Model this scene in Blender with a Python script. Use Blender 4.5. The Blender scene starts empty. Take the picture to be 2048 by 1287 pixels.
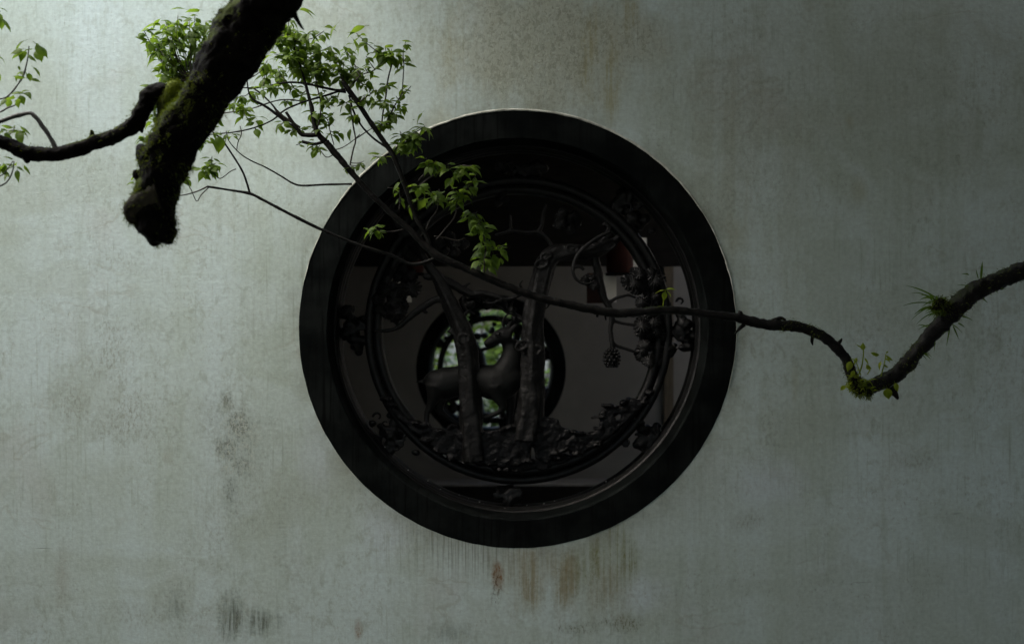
import bpy, math, random
from mathutils import Vector, Matrix, noise as mnoise

random.seed(7)
SC = bpy.context.scene
COL = SC.collection
R = math.radians

# ------------------------------------------------------------------ camera, world, sun, exposure
CAM_D, CAM_Z = 4.87, 1.70
K = 3.506 / 2048.0                      # metres per photo pixel on the wall plane (y = 0)
cam_data = bpy.data.cameras.new('camera')
cam = bpy.data.objects.new('camera', cam_data)
COL.objects.link(cam)
cam.location = (0, -CAM_D, CAM_Z)
cam.rotation_euler = (R(90), 0, 0)
cam_data.lens = 50.0
cam_data.sensor_width = 36.0
cam_data.clip_start = 0.05
cam_data.clip_end = 2000
cam_data.dof.use_dof = True
cam_data.dof.focus_distance = 4.55
cam_data.dof.aperture_fstop = 2.8
SC.camera = cam

SUN_EL, SUN_AZ = 52.0, -72.0            # azimuth seen from above: 0 = from behind the camera, negative = from the left
world = bpy.data.worlds.new('World')
SC.world = world
world.use_nodes = True
wn = world.node_tree
for n in list(wn.nodes):
    wn.nodes.remove(n)
sky = wn.nodes.new('ShaderNodeTexSky')
sky.sky_type = 'NISHITA'
sky.sun_disc = False
sky.sun_elevation = R(SUN_EL)
sky.sun_rotation = R(180 - SUN_AZ)
sky.air_density = 1.0
sky.dust_density = 4.0
sky.ozone_density = 1.0
bg = wn.nodes.new('ShaderNodeBackground')
bg.inputs['Strength'].default_value = 0.06
wo = wn.nodes.new('ShaderNodeOutputWorld')
wn.links.new(sky.outputs[0], bg.inputs[0])
wn.links.new(bg.outputs[0], wo.inputs[0])

sun_d = bpy.data.lights.new('sun', 'SUN')
sun_d.energy = 1.5
sun_d.angle = R(90)
sun_d.color = (1.0, 0.96, 0.88)
sun = bpy.data.objects.new('sun', sun_d)
COL.objects.link(sun)
_to_sun = Vector((math.sin(R(SUN_AZ)) * math.cos(R(SUN_EL)), -math.cos(R(SUN_AZ)) * math.cos(R(SUN_EL)), math.sin(R(SUN_EL))))
sun.rotation_euler = _to_sun.to_track_quat('Z', 'Y').to_euler()
sun.location = _to_sun * 30

SC.view_settings.view_transform = 'Standard'
SC.view_settings.look = 'None'
SC.view_settings.exposure = 2.36
SC.view_settings.gamma = 1.0
SC.view_settings.use_curve_mapping = False

# ------------------------------------------------------------------ helpers
def S(y):                                # metres per photo pixel at depth y
    return K * (CAM_D + y) / CAM_D

def P(px, py, y=0.0):                    # photo pixel at a chosen depth -> point in the place
    s = S(y)
    return Vector(((px - 1024.0) * s, y, CAM_Z - (py - 643.5) * s))

def tag(o, label=None, cat=None, group=None, kind=None):
    if label: o['label'] = label
    if cat: o['category'] = cat
    if group: o['group'] = group
    if kind: o['kind'] = kind
    return o

def empty(name, loc=(0, 0, 0)):
    o = bpy.data.objects.new(name, None)
    o.location = loc
    o.empty_display_size = 0.05
    COL.objects.link(o)
    return o

def link_mesh(name, me, m, parent=None):
    o = bpy.data.objects.new(name, me)
    if m is not None and not me.materials:
        me.materials.append(m)
    COL.objects.link(o)
    if parent is not None:
        o.parent = parent
        o.matrix_parent_inverse = Matrix.Translation(-Vector(parent.location)) if parent.parent is None else Matrix()
    return o

def root_loc(o):
    v = Vector(o.location)
    while o.parent is not None:
        o = o.parent
    return Vector(o.location)

class MB:
    def __init__(self):
        self.v, self.f = [], []
    def add(self, vs, fs):
        n = len(self.v)
        self.v.extend([tuple(p) for p in vs])
        self.f.extend([tuple(i + n for i in f) for f in fs])
    def mesh(self, name, smooth=True):
        me = bpy.data.meshes.new(name)
        me.from_pydata(self.v, [], self.f)
        me.validate()
        me.update()
        if smooth:
            me.polygons.foreach_set('use_smooth', [True] * len(me.polygons))
        return me
    def build(self, name, m, parent=None, smooth=True):
        return link_mesh(name, self.mesh(name, smooth), m, parent)
    def box(self, x0, x1, y0, y1, z0, z1):
        v = [(x0, y0, z0), (x1, y0, z0), (x1, y1, z0), (x0, y1, z0), (x0, y0, z1), (x1, y0, z1), (x1, y1, z1), (x0, y1, z1)]
        self.add(v, [(0, 3, 2, 1), (4, 5, 6, 7), (0, 1, 5, 4), (1, 2, 6, 5), (2, 3, 7, 6), (3, 0, 4, 7)])

def catmull(pts, step):
    """pts: list of (Vector, r). Returns a resampled list."""
    out = []
    n = len(pts)
    for i in range(n - 1):
        p0 = pts[max(i - 1, 0)]; p1 = pts[i]; p2 = pts[i + 1]; p3 = pts[min(i + 2, n - 1)]
        d = (p2[0] - p1[0]).length
        m = max(1, int(math.ceil(d / step)))
        for j in range(m):
            t = j / m
            t2, t3 = t * t, t * t * t
            def cr(a, b, c, e):
                return 0.5 * ((2 * b) + (c - a) * t + (2 * a - 5 * b + 4 * c - e) * t2 + (3 * b - a - 3 * c + e) * t3)
            v = Vector([cr(p0[0][k], p1[0][k], p2[0][k], p3[0][k]) for k in range(3)])
            r = p1[1] * (1 - t) + p2[1] * t
            out.append((v, r))
    out.append(pts[-1])
    return out

def tube(mb, pts, step=0.012, seg=8, amp=0.0, freq=30.0, ridge=0.0, nridge=5, cap=True, seed=0.0, node_amp=0.0, rough=0.0):
    c = catmull(pts, step)
    n = len(c)
    up = Vector((0.13, -0.31, 0.94))
    vs, fs = [], []
    prev = None
    run = 0.0
    for i, (p, r) in enumerate(c):
        a = c[max(i - 1, 0)][0]; b = c[min(i + 1, n - 1)][0]
        t = (b - a)
        if t.length < 1e-9: t = Vector((0, 0, 1))
        t.normalize()
        if prev is None:
            u = up - t * up.dot(t)
            if u.length < 1e-3: u = Vector((1, 0, 0)) - t * t.x
            u.normalize()
        else:
            u = prev - t * prev.dot(t)
            u.normalize()
        prev = u
        w = t.cross(u)
        if i: run += (p - c[i - 1][0]).length
        nod = 1.0 + node_amp * max(0.0, mnoise.noise(Vector((run * 30 + seed, seed, 0.0)))) if node_amp else 1.0
        for k in range(seg):
            an = 2 * math.pi * k / seg
            d = u * math.cos(an) + w * math.sin(an)
            rr = r * nod
            if amp:
                q = (p + d * r) * freq
                rr *= 1.0 + amp * (mnoise.noise(q + Vector((seed, 0, 0))) + 0.5 * mnoise.noise(q * 2.3 + Vector((0, seed, 5))) + rough * mnoise.noise(q * 6.1 + Vector((5, 0, seed))))
            if ridge:
                rr *= 1.0 + ridge * math.sin(nridge * an + 9 * run + 3 * mnoise.noise(p * 8))
            vs.append(p + d * rr)
    for i in range(n - 1):
        for k in range(seg):
            k2 = (k + 1) % seg
            fs.append((i * seg + k, i * seg + k2, (i + 1) * seg + k2, (i + 1) * seg + k))
    if cap:
        for end, sgn in ((0, 1), (n - 1, -1)):
            ci = len(vs)
            vs.append(c[end][0])
            for k in range(seg):
                k2 = (k + 1) % seg
                tri = (end * seg + k, ci, end * seg + k2)
                fs.append(tri if sgn > 0 else tri[::-1])
    mb.add(vs, fs)
    return c

def pix(pts, y, dy=None):
    """photo pixel polyline (px, py, r_px[, y]) -> [(Vector, r)]"""
    out = []
    for q in pts:
        yy = q[3] if len(q) > 3 else y
        out.append((P(q[0], q[1], yy), q[2] * S(yy)))
    return out

def blob(mb, c, rx, ry, rz, amp=0.2, freq=12.0, seg=14, rings=9, seed=0.0, crease=0.0):
    vs, fs = [], []
    for i in range(rings + 1):
        th = math.pi * i / rings
        for k in range(seg):
            ph = 2 * math.pi * k / seg
            d = Vector((math.sin(th) * math.cos(ph), math.sin(th) * math.sin(ph), math.cos(th)))
            q = Vector((c[0] + d.x * rx, c[1] + d.y * ry, c[2] + d.z * rz))
            s = 1 + amp * (mnoise.noise(q * freq + Vector((seed, seed, 0))) + 0.5 * mnoise.noise(q * freq * 2.2))
            if crease:
                s -= crease * abs(mnoise.noise(q * freq * 1.4 + Vector((3, seed, 1))))
            vs.append((c[0] + d.x * rx * s, c[1] + d.y * ry * s, c[2] + d.z * rz * s))
    for i in range(rings):
        for k in range(seg):
            k2 = (k + 1) % seg
            fs.append((i * seg + k, i * seg + k2, (i + 1) * seg + k2, (i + 1) * seg + k)[::-1])
    mb.add(vs, fs)

def lathe(mb, cx, cz, prof, seg=160, jit=0.0, seed=0.0, closed=False):
    """prof: (radius, y) list turned about the horizontal axis through (cx, cz)."""
    vs, fs = [], []
    m = len(prof)
    for k in range(seg):
        a = 2 * math.pi * k / seg
        ca, sa = math.cos(a), math.sin(a)
        for j, (r, y) in enumerate(prof):
            rr = r
            if jit:
                rr += jit * mnoise.noise(Vector((ca * r * 26 + seed, sa * r * 26, j * 0.7)))
            vs.append((cx + ca * rr, y, cz + sa * rr))
    for k in range(seg):
        k2 = (k + 1) % seg
        for j in range(m if closed else m - 1):
            j2 = (j + 1) % m
            fs.append((k * m + j, k * m + j2, k2 * m + j2, k2 * m + j))
    mb.add(vs, fs)

# ------------------------------------------------------------------ node helpers
class G:
    def __init__(self, name):
        self.m = bpy.data.materials.new(name)
        self.m.use_nodes = True
        self.t = self.m.node_tree
        for n in list(self.t.nodes):
            self.t.nodes.remove(n)
        self.out = self.t.nodes.new('ShaderNodeOutputMaterial')
        self._pos = None
    def n(self, typ): return self.t.nodes.new(typ)
    def put(self, sock, v):
        if isinstance(v, bpy.types.NodeSocket): self.t.links.new(v, sock)
        elif isinstance(v, tuple) and len(v) == 3 and sock.type == 'RGBA': sock.default_value = (*v, 1)
        else: sock.default_value = v
    def pos(self):
        if self._pos is None:
            self._pos = self.n('ShaderNodeNewGeometry').outputs['Position']
        return self._pos
    def math(self, op, a, b=0.0, c=0.0, clamp=False):
        n = self.n('ShaderNodeMath'); n.operation = op; n.use_clamp = clamp
        self.put(n.inputs[0], a); self.put(n.inputs[1], b); self.put(n.inputs[2], c)
        return n.outputs[0]
    def vmath(self, op, a, b=(0, 0, 0)):
        n = self.n('ShaderNodeVectorMath'); n.operation = op
        self.put(n.inputs[0], a); self.put(n.inputs[1], b)
        return n.outputs[0]
    def scale(self, v, s): return self.vmath('MULTIPLY', v, s)
    def xyz(self, v):
        n = self.n('ShaderNodeSeparateXYZ'); self.put(n.inputs[0], v); return n.outputs
    def comb(self, x, y, z):
        n = self.n('ShaderNodeCombineXYZ')
        for i, q in enumerate((x, y, z)): self.put(n.inputs[i], q)
        return n.outputs[0]
    def noise(self, v, scale=1.0, detail=4.0, rough=0.55, dist=0.0, col=False):
        n = self.n('ShaderNodeTexNoise')
        self.put(n.inputs['Vector'], v); n.inputs['Scale'].default_value = scale
        n.inputs['Detail'].default_value = detail; n.inputs['Roughness'].default_value = rough
        n.inputs['Distortion'].default_value = dist
        return n.outputs['Color' if col else 'Fac']
    def voro(self, v, scale, feature='DISTANCE_TO_EDGE'):
        n = self.n('ShaderNodeTexVoronoi'); n.feature = feature
        self.put(n.inputs['Vector'], v); n.inputs['Scale'].default_value = scale
        return n.outputs['Distance']
    def step(self, x, a, b):                # smooth 0..1 between a and b (a may exceed b)
        n = self.n('ShaderNodeMapRange'); n.interpolation_type = 'SMOOTHSTEP'
        self.put(n.inputs[0], x); n.inputs[1].default_value = a; n.inputs[2].default_value = b
        n.inputs[3].default_value = 0.0; n.inputs[4].default_value = 1.0
        if a > b:
            n.inputs[1].default_value = b; n.inputs[2].default_value = a
            n.inputs[3].default_value = 1.0; n.inputs[4].default_value = 0.0
        return n.outputs[0]
    def mix(self, f, a, b, mode='MIX'):
        n = self.n('ShaderNodeMix'); n.data_type = 'RGBA'; n.blend_type = mode; n.clamp_factor = True
        self.put(n.inputs[0], f); self.put(n.inputs[6], a); self.put(n.inputs[7], b)
        return n.outputs[2]
    def mul(self, *a):
        r = a[0]
        for b in a[1:]: r = self.math('MULTIPLY', r, b)
        return r
    def bump(self, h, strength, dist, normal=None):
        n = self.n('ShaderNodeBump'); n.inputs['Strength'].default_value = strength
        n.inputs['Distance'].default_value = dist; self.put(n.inputs['Height'], h)
        if normal is not None: self.put(n.inputs['Normal'], normal)
        return n.outputs[0]
    def bsdf(self, col, rough=0.7, normal=None, spec=0.5, **kw):
        b = self.n('ShaderNodeBsdfPrincipled')
        self.put(b.inputs['Base Color'], col); self.put(b.inputs['Roughness'], rough)
        b.inputs['Specular IOR Level'].default_value = spec
        if normal is not None: self.put(b.inputs['Normal'], normal)
        for k, v in kw.items(): self.put(b.inputs[k.replace('_', ' ')], v)
        return b.outputs[0]
    def done(self, s):
        self.t.links.new(s, self.out.inputs['Surface']); return self.m

def wall_material():
    g = G('weathered_plaster')
    p = g.pos()
    X, Y, Z = g.xyz(p)[0], g.xyz(p)[1], g.xyz(p)[2]
    warp = g.noise(p, 5.0, 5, 0.6)
    warp2 = g.noise(g.vmath('ADD', p, (7.3, 0, 2.1)), 5.0, 5, 0.6)
    w1 = g.math('SUBTRACT', warp, 0.5); w2 = g.math('SUBTRACT', warp2, 0.5)
    fine = g.noise(p, 70.0, 5, 0.65)
    streakL = g.noise(g.comb(g.math('MULTIPLY', X, 3.2), 0.0, g.math('MULTIPLY', Z, 0.42)), 1.0, 5, 0.6, 0.35)
    streakM = g.noise(g.comb(g.math('MULTIPLY', X, 16.0), 3.0, g.math('MULTIPLY', Z, 1.1)), 1.0, 5, 0.6, 0.3)
    streakF = g.noise(g.comb(g.math('MULTIPLY', X, 90.0), 5.0, g.math('MULTIPLY', Z, 5.0)), 1.0, 4, 0.6)
    brushH = g.noise(g.comb(g.math('MULTIPLY', X, 30.0), 1.0, g.math('MULTIPLY', Z, 420.0)), 1.0, 3, 0.6)
    brushV = g.noise(g.comb(g.math('MULTIPLY', X, 420.0), 2.0, g.math('MULTIPLY', Z, 30.0)), 1.0, 3, 0.6)
    blotch = g.noise(p, 1.15, 7, 0.58, 0.2)
    blotch2 = g.noise(g.vmath('ADD', p, (3.1, 0, 9.7)), 2.6, 7, 0.6, 0.3)
    ragged = g.math('ADD', g.math('MULTIPLY', g.math('SUBTRACT', g.noise(g.comb(g.math('MULTIPLY', X, 17.0), 2.5, g.math('MULTIPLY', Z, 6.0)), 1.0, 6, 0.68), 0.47), 1.5), g.math('MULTIPLY', g.math('SUBTRACT', fine, 0.5), 0.5))
    def ell(px, py, rx, ry, w=0.5, hard=0.15):
        c = P(px, py, 0)
        dx = g.math('MULTIPLY', g.math('ADD', g.math('SUBTRACT', X, c.x), g.math('MULTIPLY', w1, w * rx * K * 1.2)), 1 / (rx * K))
        dz = g.math('MULTIPLY', g.math('ADD', g.math('SUBTRACT', Z, c.z), g.math('MULTIPLY', w2, w * ry * K * 1.2)), 1 / (ry * K))
        d = g.math('SQRT', g.math('ADD', g.math('MULTIPLY', dx, dx), g.math('MULTIPLY', dz, dz)))
        d = g.math('ADD', d, g.math('MULTIPLY', ragged, 0.35 + 0.5 * w))
        return g.step(d, 1.0, hard)
    def mx(*a):
        r = a[0]
        for b in a[1:]: r = g.math('MAXIMUM', r, b)
        return r
    # limewash and its broad stains
    col = g.mix(g.step(streakL, 0.35, 0.7), (0.515, 0.622, 0.608), (0.450, 0.538, 0.485))
    col = g.mix(g.mul(g.step(blotch, 0.47, 0.68), 0.65), col, (0.385, 0.455, 0.385))
    col = g.mix(g.mul(g.step(blotch2, 0.52, 0.72), 0.40), col, (0.43, 0.455, 0.425))
    col = g.mix(g.mul(g.step(streakM, 0.50, 0.75), 0.55, g.step(blotch2, 0.34, 0.58)), col, (0.345, 0.41, 0.34))
    col = g.mix(g.mul(g.step(streakM, 0.45, 0.22), 0.35), col, (0.56, 0.655, 0.66))
    # lime patches with firm trowelled edges, and damp tide marks
    pt = g.noise(g.scale(g.vmath('ADD', p, g.comb(g.math('MULTIPLY', w1, 0.25), 0.0, g.math('MULTIPLY', w2, 0.12))), (1.0, 1.0, 1.6)), 1.55, 3, 0.5, 0.8)
    col = g.mix(g.mul(g.step(pt, 0.54, 0.60), 0.30), col, (0.545, 0.655, 0.655))
    col = g.mix(g.mul(g.step(pt, 0.47, 0.41), 0.28), col, (0.365, 0.42, 0.35))
    tide = g.step(g.math('ABSOLUTE', g.math('SUBTRACT', pt, 0.50)), 0.010, 0.002)
    col = g.mix(g.mul(tide, g.step(blotch2, 0.45, 0.6), 0.35), col, (0.33, 0.35, 0.29))
    trow = g.noise(g.comb(g.math('MULTIPLY', g.math('ADD', X, g.math('MULTIPLY', w1, 0.1)), 2.2), 6.0, g.math('MULTIPLY', g.math('ADD', Z, g.math('MULTIPLY', w2, 0.06)), 26.0)), 1.0, 4, 0.6, 0.5)
    col = g.mix(g.mul(g.step(trow, 0.55, 0.75), 0.16), col, (0.38, 0.44, 0.38))
    col = g.mix(g.mul(g.step(trow, 0.42, 0.25), 0.14), col, (0.55, 0.66, 0.66))
    # pale fresh wash patches
    pale = mx(ell(640, 900, 60, 130, 0.6, 0.0), ell(770, 1060, 70, 90), ell(1540, 965, 120, 70), ell(1290, 1190, 70, 60))
    col = g.mix(g.mul(pale, 0.55), col, (0.55, 0.645, 0.68))
    # brown weathered field over the window, with its pale craquelure
    top = ell(1085, 90, 330, 190, 0.8, 0.25)
    topr = ell(1500, 300, 220, 420, 0.9, 0.0)
    bowl = ell(1035, 300, 240, 90, 0.6, 0.0)
    col = g.mix(g.mul(top, 0.62), col, (0.365, 0.375, 0.275))
    col = g.mix(g.mul(bowl, 0.45), col, (0.37, 0.355, 0.275))
    col = g.mix(g.mul(topr, g.step(streakM, 0.35, 0.6), 0.52), col, (0.355, 0.375, 0.295))
    # craquelure cells
    pw = g.vmath('ADD', p, g.comb(g.math('MULTIPLY', w1, 0.10), 0.0, g.math('MULTIPLY', w2, 0.16)))
    pw = g.vmath('ADD', pw, g.comb(g.math('MULTIPLY', g.math('SUBTRACT', fine, 0.5), 0.03), 0.0, 0.0))
    cellA = g.voro(g.scale(pw, (1, 0, 0.62)), 120.0)
    cellB = g.voro(g.scale(pw, (1, 0, 0.6)), 44.0)
    def worms(sx, sz, eps, det, off):
        v = g.noise(g.comb(g.math('MULTIPLY', X, sx), off, g.math('MULTIPLY', Z, sz)), 1.0, det, 0.55, 0.6)
        return g.step(g.math('ABSOLUTE', g.math('SUBTRACT', v, 0.5)), eps, eps * 0.25), v
    lineA, va = worms(62.0, 44.0, 0.030, 2, 1.7)
    lineB, vb = worms(30.0, 20.0, 0.022, 3, 4.2)
    lineC, vc = worms(95.0, 70.0, 0.035, 2, 8.8)
    dark1 = mx(ell(455, 805, 26, 34, 1.2, 0.1), ell(472, 848, 44, 40, 1.2, 0.1), ell(450, 896, 38, 48, 1.2, 0.1), ell(478, 930, 26, 46, 1.2, 0.1), g.mul(ell(470, 870, 90, 120, 1.4, 0.0), 0.45))
    dark1b = ell(462, 985, 26, 60, 0.8, 0.0)
    dark2 = mx(ell(460, 1232, 36, 56, 1.2, 0.2), ell(510, 1248, 70, 44, 1.3, 0.0), g.mul(ell(345, 1222, 30, 60, 1.4, 0.0), 0.6), g.mul(ell(900, 1262, 80, 30, 1.4, 0.0), 0.4))
    dark3 = mx(ell(1235, 1245, 75, 24, 0.9, 0.2), ell(1150, 1255, 70, 18, 0.9, 0.0))
    dark4 = mx(ell(1830, 920, 90, 32, 0.9, 0.1), ell(1500, 1040, 60, 30, 0.9, 0.0), ell(1990, 680, 30, 40, 0.8, 0.0))
    mid1 = mx(ell(230, 710, 130, 150, 1.6, 0.0), ell(260, 830, 170, 90, 1.6, 0.0), ell(140, 790, 60, 90, 1.4, 0.0), g.mul(ell(220, 520, 160, 70, 1.6, 0.0), 0.7), g.mul(ell(500, 1000, 240, 200, 1.6, 0.0), 0.55), g.mul(ell(330, 1230, 220, 60, 1.6, 0.0), 0.8))
    crk = mx(g.mul(top, 0.8), dark1, g.mul(ell(1135, 1140, 42, 60), 1.0), g.mul(ell(1065, 1180, 40, 70), 0.8), g.mul(ell(1540, 860, 40, 110), 0.6), g.mul(topr, 0.35))
    speck = g.mul(g.step(g.noise(g.scale(p, (1, 0, 0.6)), 95.0, 3, 0.6), 0.56, 0.70), g.step(g.noise(p, 3.4, 4, 0.6), 0.42, 0.62))
    speckD = g.step(g.noise(g.scale(p, (1, 0, 0.45)), 120.0, 4, 0.65), 0.48, 0.62)
    pores = g.step(g.voro(g.scale(p, (1, 0, 0.8)), 75.0, 'F1'), 0.17, 0.08)
    poreM = g.mul(pores, g.step(g.noise(p, 9.0, 3, 0.6), 0.53, 0.66))
    col = g.mix(g.mul(crk, mx(g.step(va, 0.52, 0.64), g.step(vc, 0.55, 0.66)), 0.55), col, (0.20, 0.215, 0.165))
    col = g.mix(g.mul(mid1, g.math('ADD', 0.16, g.mul(speckD, 0.62))), col, (0.28, 0.305, 0.26))
    col = g.mix(g.mul(mx(dark1, g.mul(dark1b, 0.8)), g.math('ADD', 0.42, g.mul(speckD, 0.5))), col, (0.125, 0.145, 0.12))
    col = g.mix(g.mul(dark2, g.math('ADD', 0.30, g.mul(g.step(streakF, 0.40, 0.56), 0.65))), col, (0.105, 0.125, 0.095))
    col = g.mix(g.mul(dark3, g.math('ADD', 0.25, g.mul(speckD, 0.7))), col, (0.14, 0.14, 0.075))
    col = g.mix(g.mul(dark4, g.math('ADD', 0.2, g.mul(speckD, 0.35))), col, (0.22, 0.22, 0.16))
    col = g.mix(g.mul(crk, mx(lineA, g.mul(lineC, 0.7)), 0.5), col, (0.49, 0.53, 0.455))
    veins = mx(ell(1135, 1140, 34, 62, 0.5, 0.4), ell(475, 890, 60, 95, 0.5, 0.4), ell(1072, 1170, 22, 60, 0.5, 0.3))
    col = g.mix(g.mul(veins, lineB, 0.85), col, (0.49, 0.54, 0.47))
    # drips under the sill: black on the left, green algae on the right
    c = P(1035, 658, 0)
    rx = g.math('SUBTRACT', X, c.x); rz = g.math('SUBTRACT', Z, c.z)
    rad = g.math('SQRT', g.math('ADD', g.math('MULTIPLY', rx, rx), g.math('MULTIPLY', rz, rz)))
    drip = g.noise(g.comb(g.math('MULTIPLY', X, 105.0), 9.0, g.math('MULTIPLY', Z, 2.2)), 1.0, 4, 0.65)
    below = g.mul(g.step(rz, -0.30, -0.60))
    lenn = g.math('ADD', rad, g.math('MULTIPLY', g.math('SUBTRACT', drip, 0.5), -0.42))
    edge = g.mul(below, g.step(lenn, 0.95, 0.76))
    bandL = ell(945, 1075, 210, 120, 0.3, 0.2)
    bandR = mx(ell(1222, 1112, 72, 100, 0.5, 0.35), g.mul(ell(1160, 1140, 64, 80, 0.6, 0.2), 0.8))
    col = g.mix(g.mul(edge, bandL, g.step(drip, 0.44, 0.64), 0.85), col, (0.15, 0.17, 0.135))
    col = g.mix(g.mul(edge, 0.22), col, (0.30, 0.32, 0.28))
    alg = g.noise(g.comb(g.math('MULTIPLY', X, 78.0), 4.0, g.math('MULTIPLY', Z, 1.6)), 1.0, 3, 0.6)
    col = g.mix(g.mul(bandR, g.math('ADD', g.mul(g.step(alg, 0.40, 0.62), 0.62), 0.22), g.math('ADD', 0.66, g.mul(speckD, 0.34))), col, (0.150, 0.150, 0.022))
    col = g.mix(g.mul(mx(ell(1062, 1165, 46, 110, 1.2, 0.0), ell(1132, 1150, 60, 110, 1.2, 0.0), g.mul(ell(1210, 1185, 70, 80, 1.2, 0.0), 0.7), g.mul(ell(1090, 1130, 170, 70, 1.2, 0.0), 0.6)), g.math('ADD', 0.38, g.mul(g.step(streakF, 0.36, 0.6), 0.55))), col, (0.27, 0.245, 0.15))
    rust = mx(ell(994, 1150, 17, 44, 0.9, 0.35), g.mul(ell(716, 1258, 11, 28, 0.8, 0.2), 0.8), g.mul(ell(125, 1150, 26, 100, 0.6, 0.0), 0.3))
    col = g.mix(g.mul(rust, g.math('ADD', 0.55, g.mul(speckD, 0.45))), col, (0.21, 0.115, 0.05))
    col = g.mix(g.mul(ell(992, 1180, 14, 50, 0.8, 0.2), speckD, 0.8), col, (0.10, 0.09, 0.06))
    gtop = g.mul(mx(ell(1180, 90, 30, 150, 1.4, 0.0), ell(1255, 30, 24, 90, 1.4, 0.0), ell(1225, 190, 22, 130, 1.4, 0.0), g.mul(ell(905, 90, 34, 110, 1.5, 0.0), 0.6)), g.math('ADD', 0.2, g.mul(g.step(streakF, 0.4, 0.6), 0.4)))
    col = g.mix(gtop, col, (0.30, 0.28, 0.13))
    olive = g.mul(mx(ell(1720, 380, 26, 40), ell(1700, 240, 14, 26), ell(1590, 760, 14, 60), ell(1470, 470, 34, 60), ell(880, 250, 40, 60)), 0.35)
    col = g.mix(olive, col, (0.33, 0.32, 0.19))
    # long tear lines and cracks
    def crack(px0, px1, py, amp, thick, tone, f):
        x0, x1, z0 = P(px0, py).x, P(px1, py).x, P(px0, py).z
        wob = g.noise(g.comb(g.math('MULTIPLY', X, 9.0), py * 0.01, 0.0), 1.0, 3, 0.6)
        d = g.math('ABSOLUTE', g.math('SUBTRACT', g.math('SUBTRACT', Z, z0), g.math('MULTIPLY', g.math('SUBTRACT', wob, 0.5), amp)))
        m = g.mul(g.step(d, thick, thick * 0.2), g.step(wob, 0.36, 0.5), g.step(X, x0, x0 + 0.05), g.step(X, x1, x1 - 0.05), f)
        return m
    ck = mx(crack(1690, 1750, 1166, 0.05, 0.0025, 0, 0.35), crack(1895, 1930, 1027, 0.02, 0.005, 0, 0.9), crack(60, 110, 1097, 0.02, 0.003, 0, 0.5))
    col = g.mix(ck, col, (0.17, 0.18, 0.15))
    # all-over grain
    col = g.mix(g.mul(speck, 0.5), col, (0.27, 0.285, 0.24))
    col = g.mix(g.mul(poreM, 0.45), col, (0.24, 0.25, 0.22))
    col = g.mix(g.mul(g.step(streakF, 0.52, 0.75), 0.62, g.step(g.noise(p, 2.1, 5, 0.6), 0.38, 0.62)), col, (0.28, 0.335, 0.275))
    mott = g.noise(g.scale(g.vmath('ADD', p, (1.7, 0, 4.4)), (1.0, 1.0, 0.6)), 34.0, 5, 0.68, 0.4)
    mottM = g.step(g.noise(p, 1.7, 5, 0.6), 0.34, 0.62)
    col = g.mix(g.mul(g.step(mott, 0.50, 0.66), mottM, 0.50), col, (0.295, 0.335, 0.275))
    col = g.mix(g.mul(g.step(mott, 0.44, 0.30), mottM, 0.30), col, (0.55, 0.65, 0.635))
    wl, wv = worms(70.0, 34.0, 0.028, 3, 12.3)
    col = g.mix(g.mul(wl, mottM, g.step(g.noise(p, 4.1, 4, 0.6), 0.46, 0.62), 0.40), col, (0.53, 0.61, 0.57))
    contact_shade = g.mul(g.step(rad, RO + 0.085, RO + 0.004), g.step(g.noise(p, 7.0, 5, 0.65), 0.36, 0.60))  # soft contact shade round the frame, painted into the wall and broken by noise
    col = g.mix(g.mul(contact_shade, 0.42), col, (0.22, 0.235, 0.19))
    weave = g.math('ADD', g.math('SUBTRACT', brushH, 0.5), g.math('MULTIPLY', g.math('SUBTRACT', brushV, 0.5), 0.35))
    col = g.mix(1.0, col, g.comb(*[g.math('ADD', 1.0, g.math('MULTIPLY', weave, 0.22))] * 3), 'MULTIPLY')
    col = g.mix(1.0, col, g.comb(*[g.math('ADD', 0.73, g.math('MULTIPLY', fine, 0.54))] * 3), 'MULTIPLY')
    h = g.math('ADD', g.math('MULTIPLY', brushH, 0.12), g.math('ADD', g.math('MULTIPLY', fine, 0.8), g.math('MULTIPLY', blotch2, 0.8)))
    h = g.math('ADD', h, g.math('MULTIPLY', g.math('MULTIPLY', crk, lineA), 0.5))
    h = g.math('ADD', h, g.math('MULTIPLY', trow, 0.22))
    h = g.math('SUBTRACT', h, g.math('MULTIPLY', ck, 0.8))
    nrm = g.bump(h, 0.35, 0.004)
    return g.done(g.bsdf(col, 0.9, nrm, 0.15))

def plain(name, c1, c2, scale=20.0, rough=0.6, spec=0.4, bump=0.3, bdist=0.003, stretch=(1, 1, 1), lo=0.35, hi=0.7, detail=5):
    g = G(name)
    p = g.scale(g.pos(), stretch)
    f = g.noise(p, scale, detail, 0.6, 0.2)
    f2 = g.noise(p, scale * 4.3, 4, 0.6)
    col = g.mix(g.step(f, lo, hi), c1, c2)
    rr = g.math('ADD', rough - 0.12, g.math('MULTIPLY', f2, 0.24))
    return g.done(g.bsdf(col, rr, g.bump(g.math('ADD', f, g.math('MULTIPLY', f2, 0.6)), bump, bdist), spec))

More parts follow.
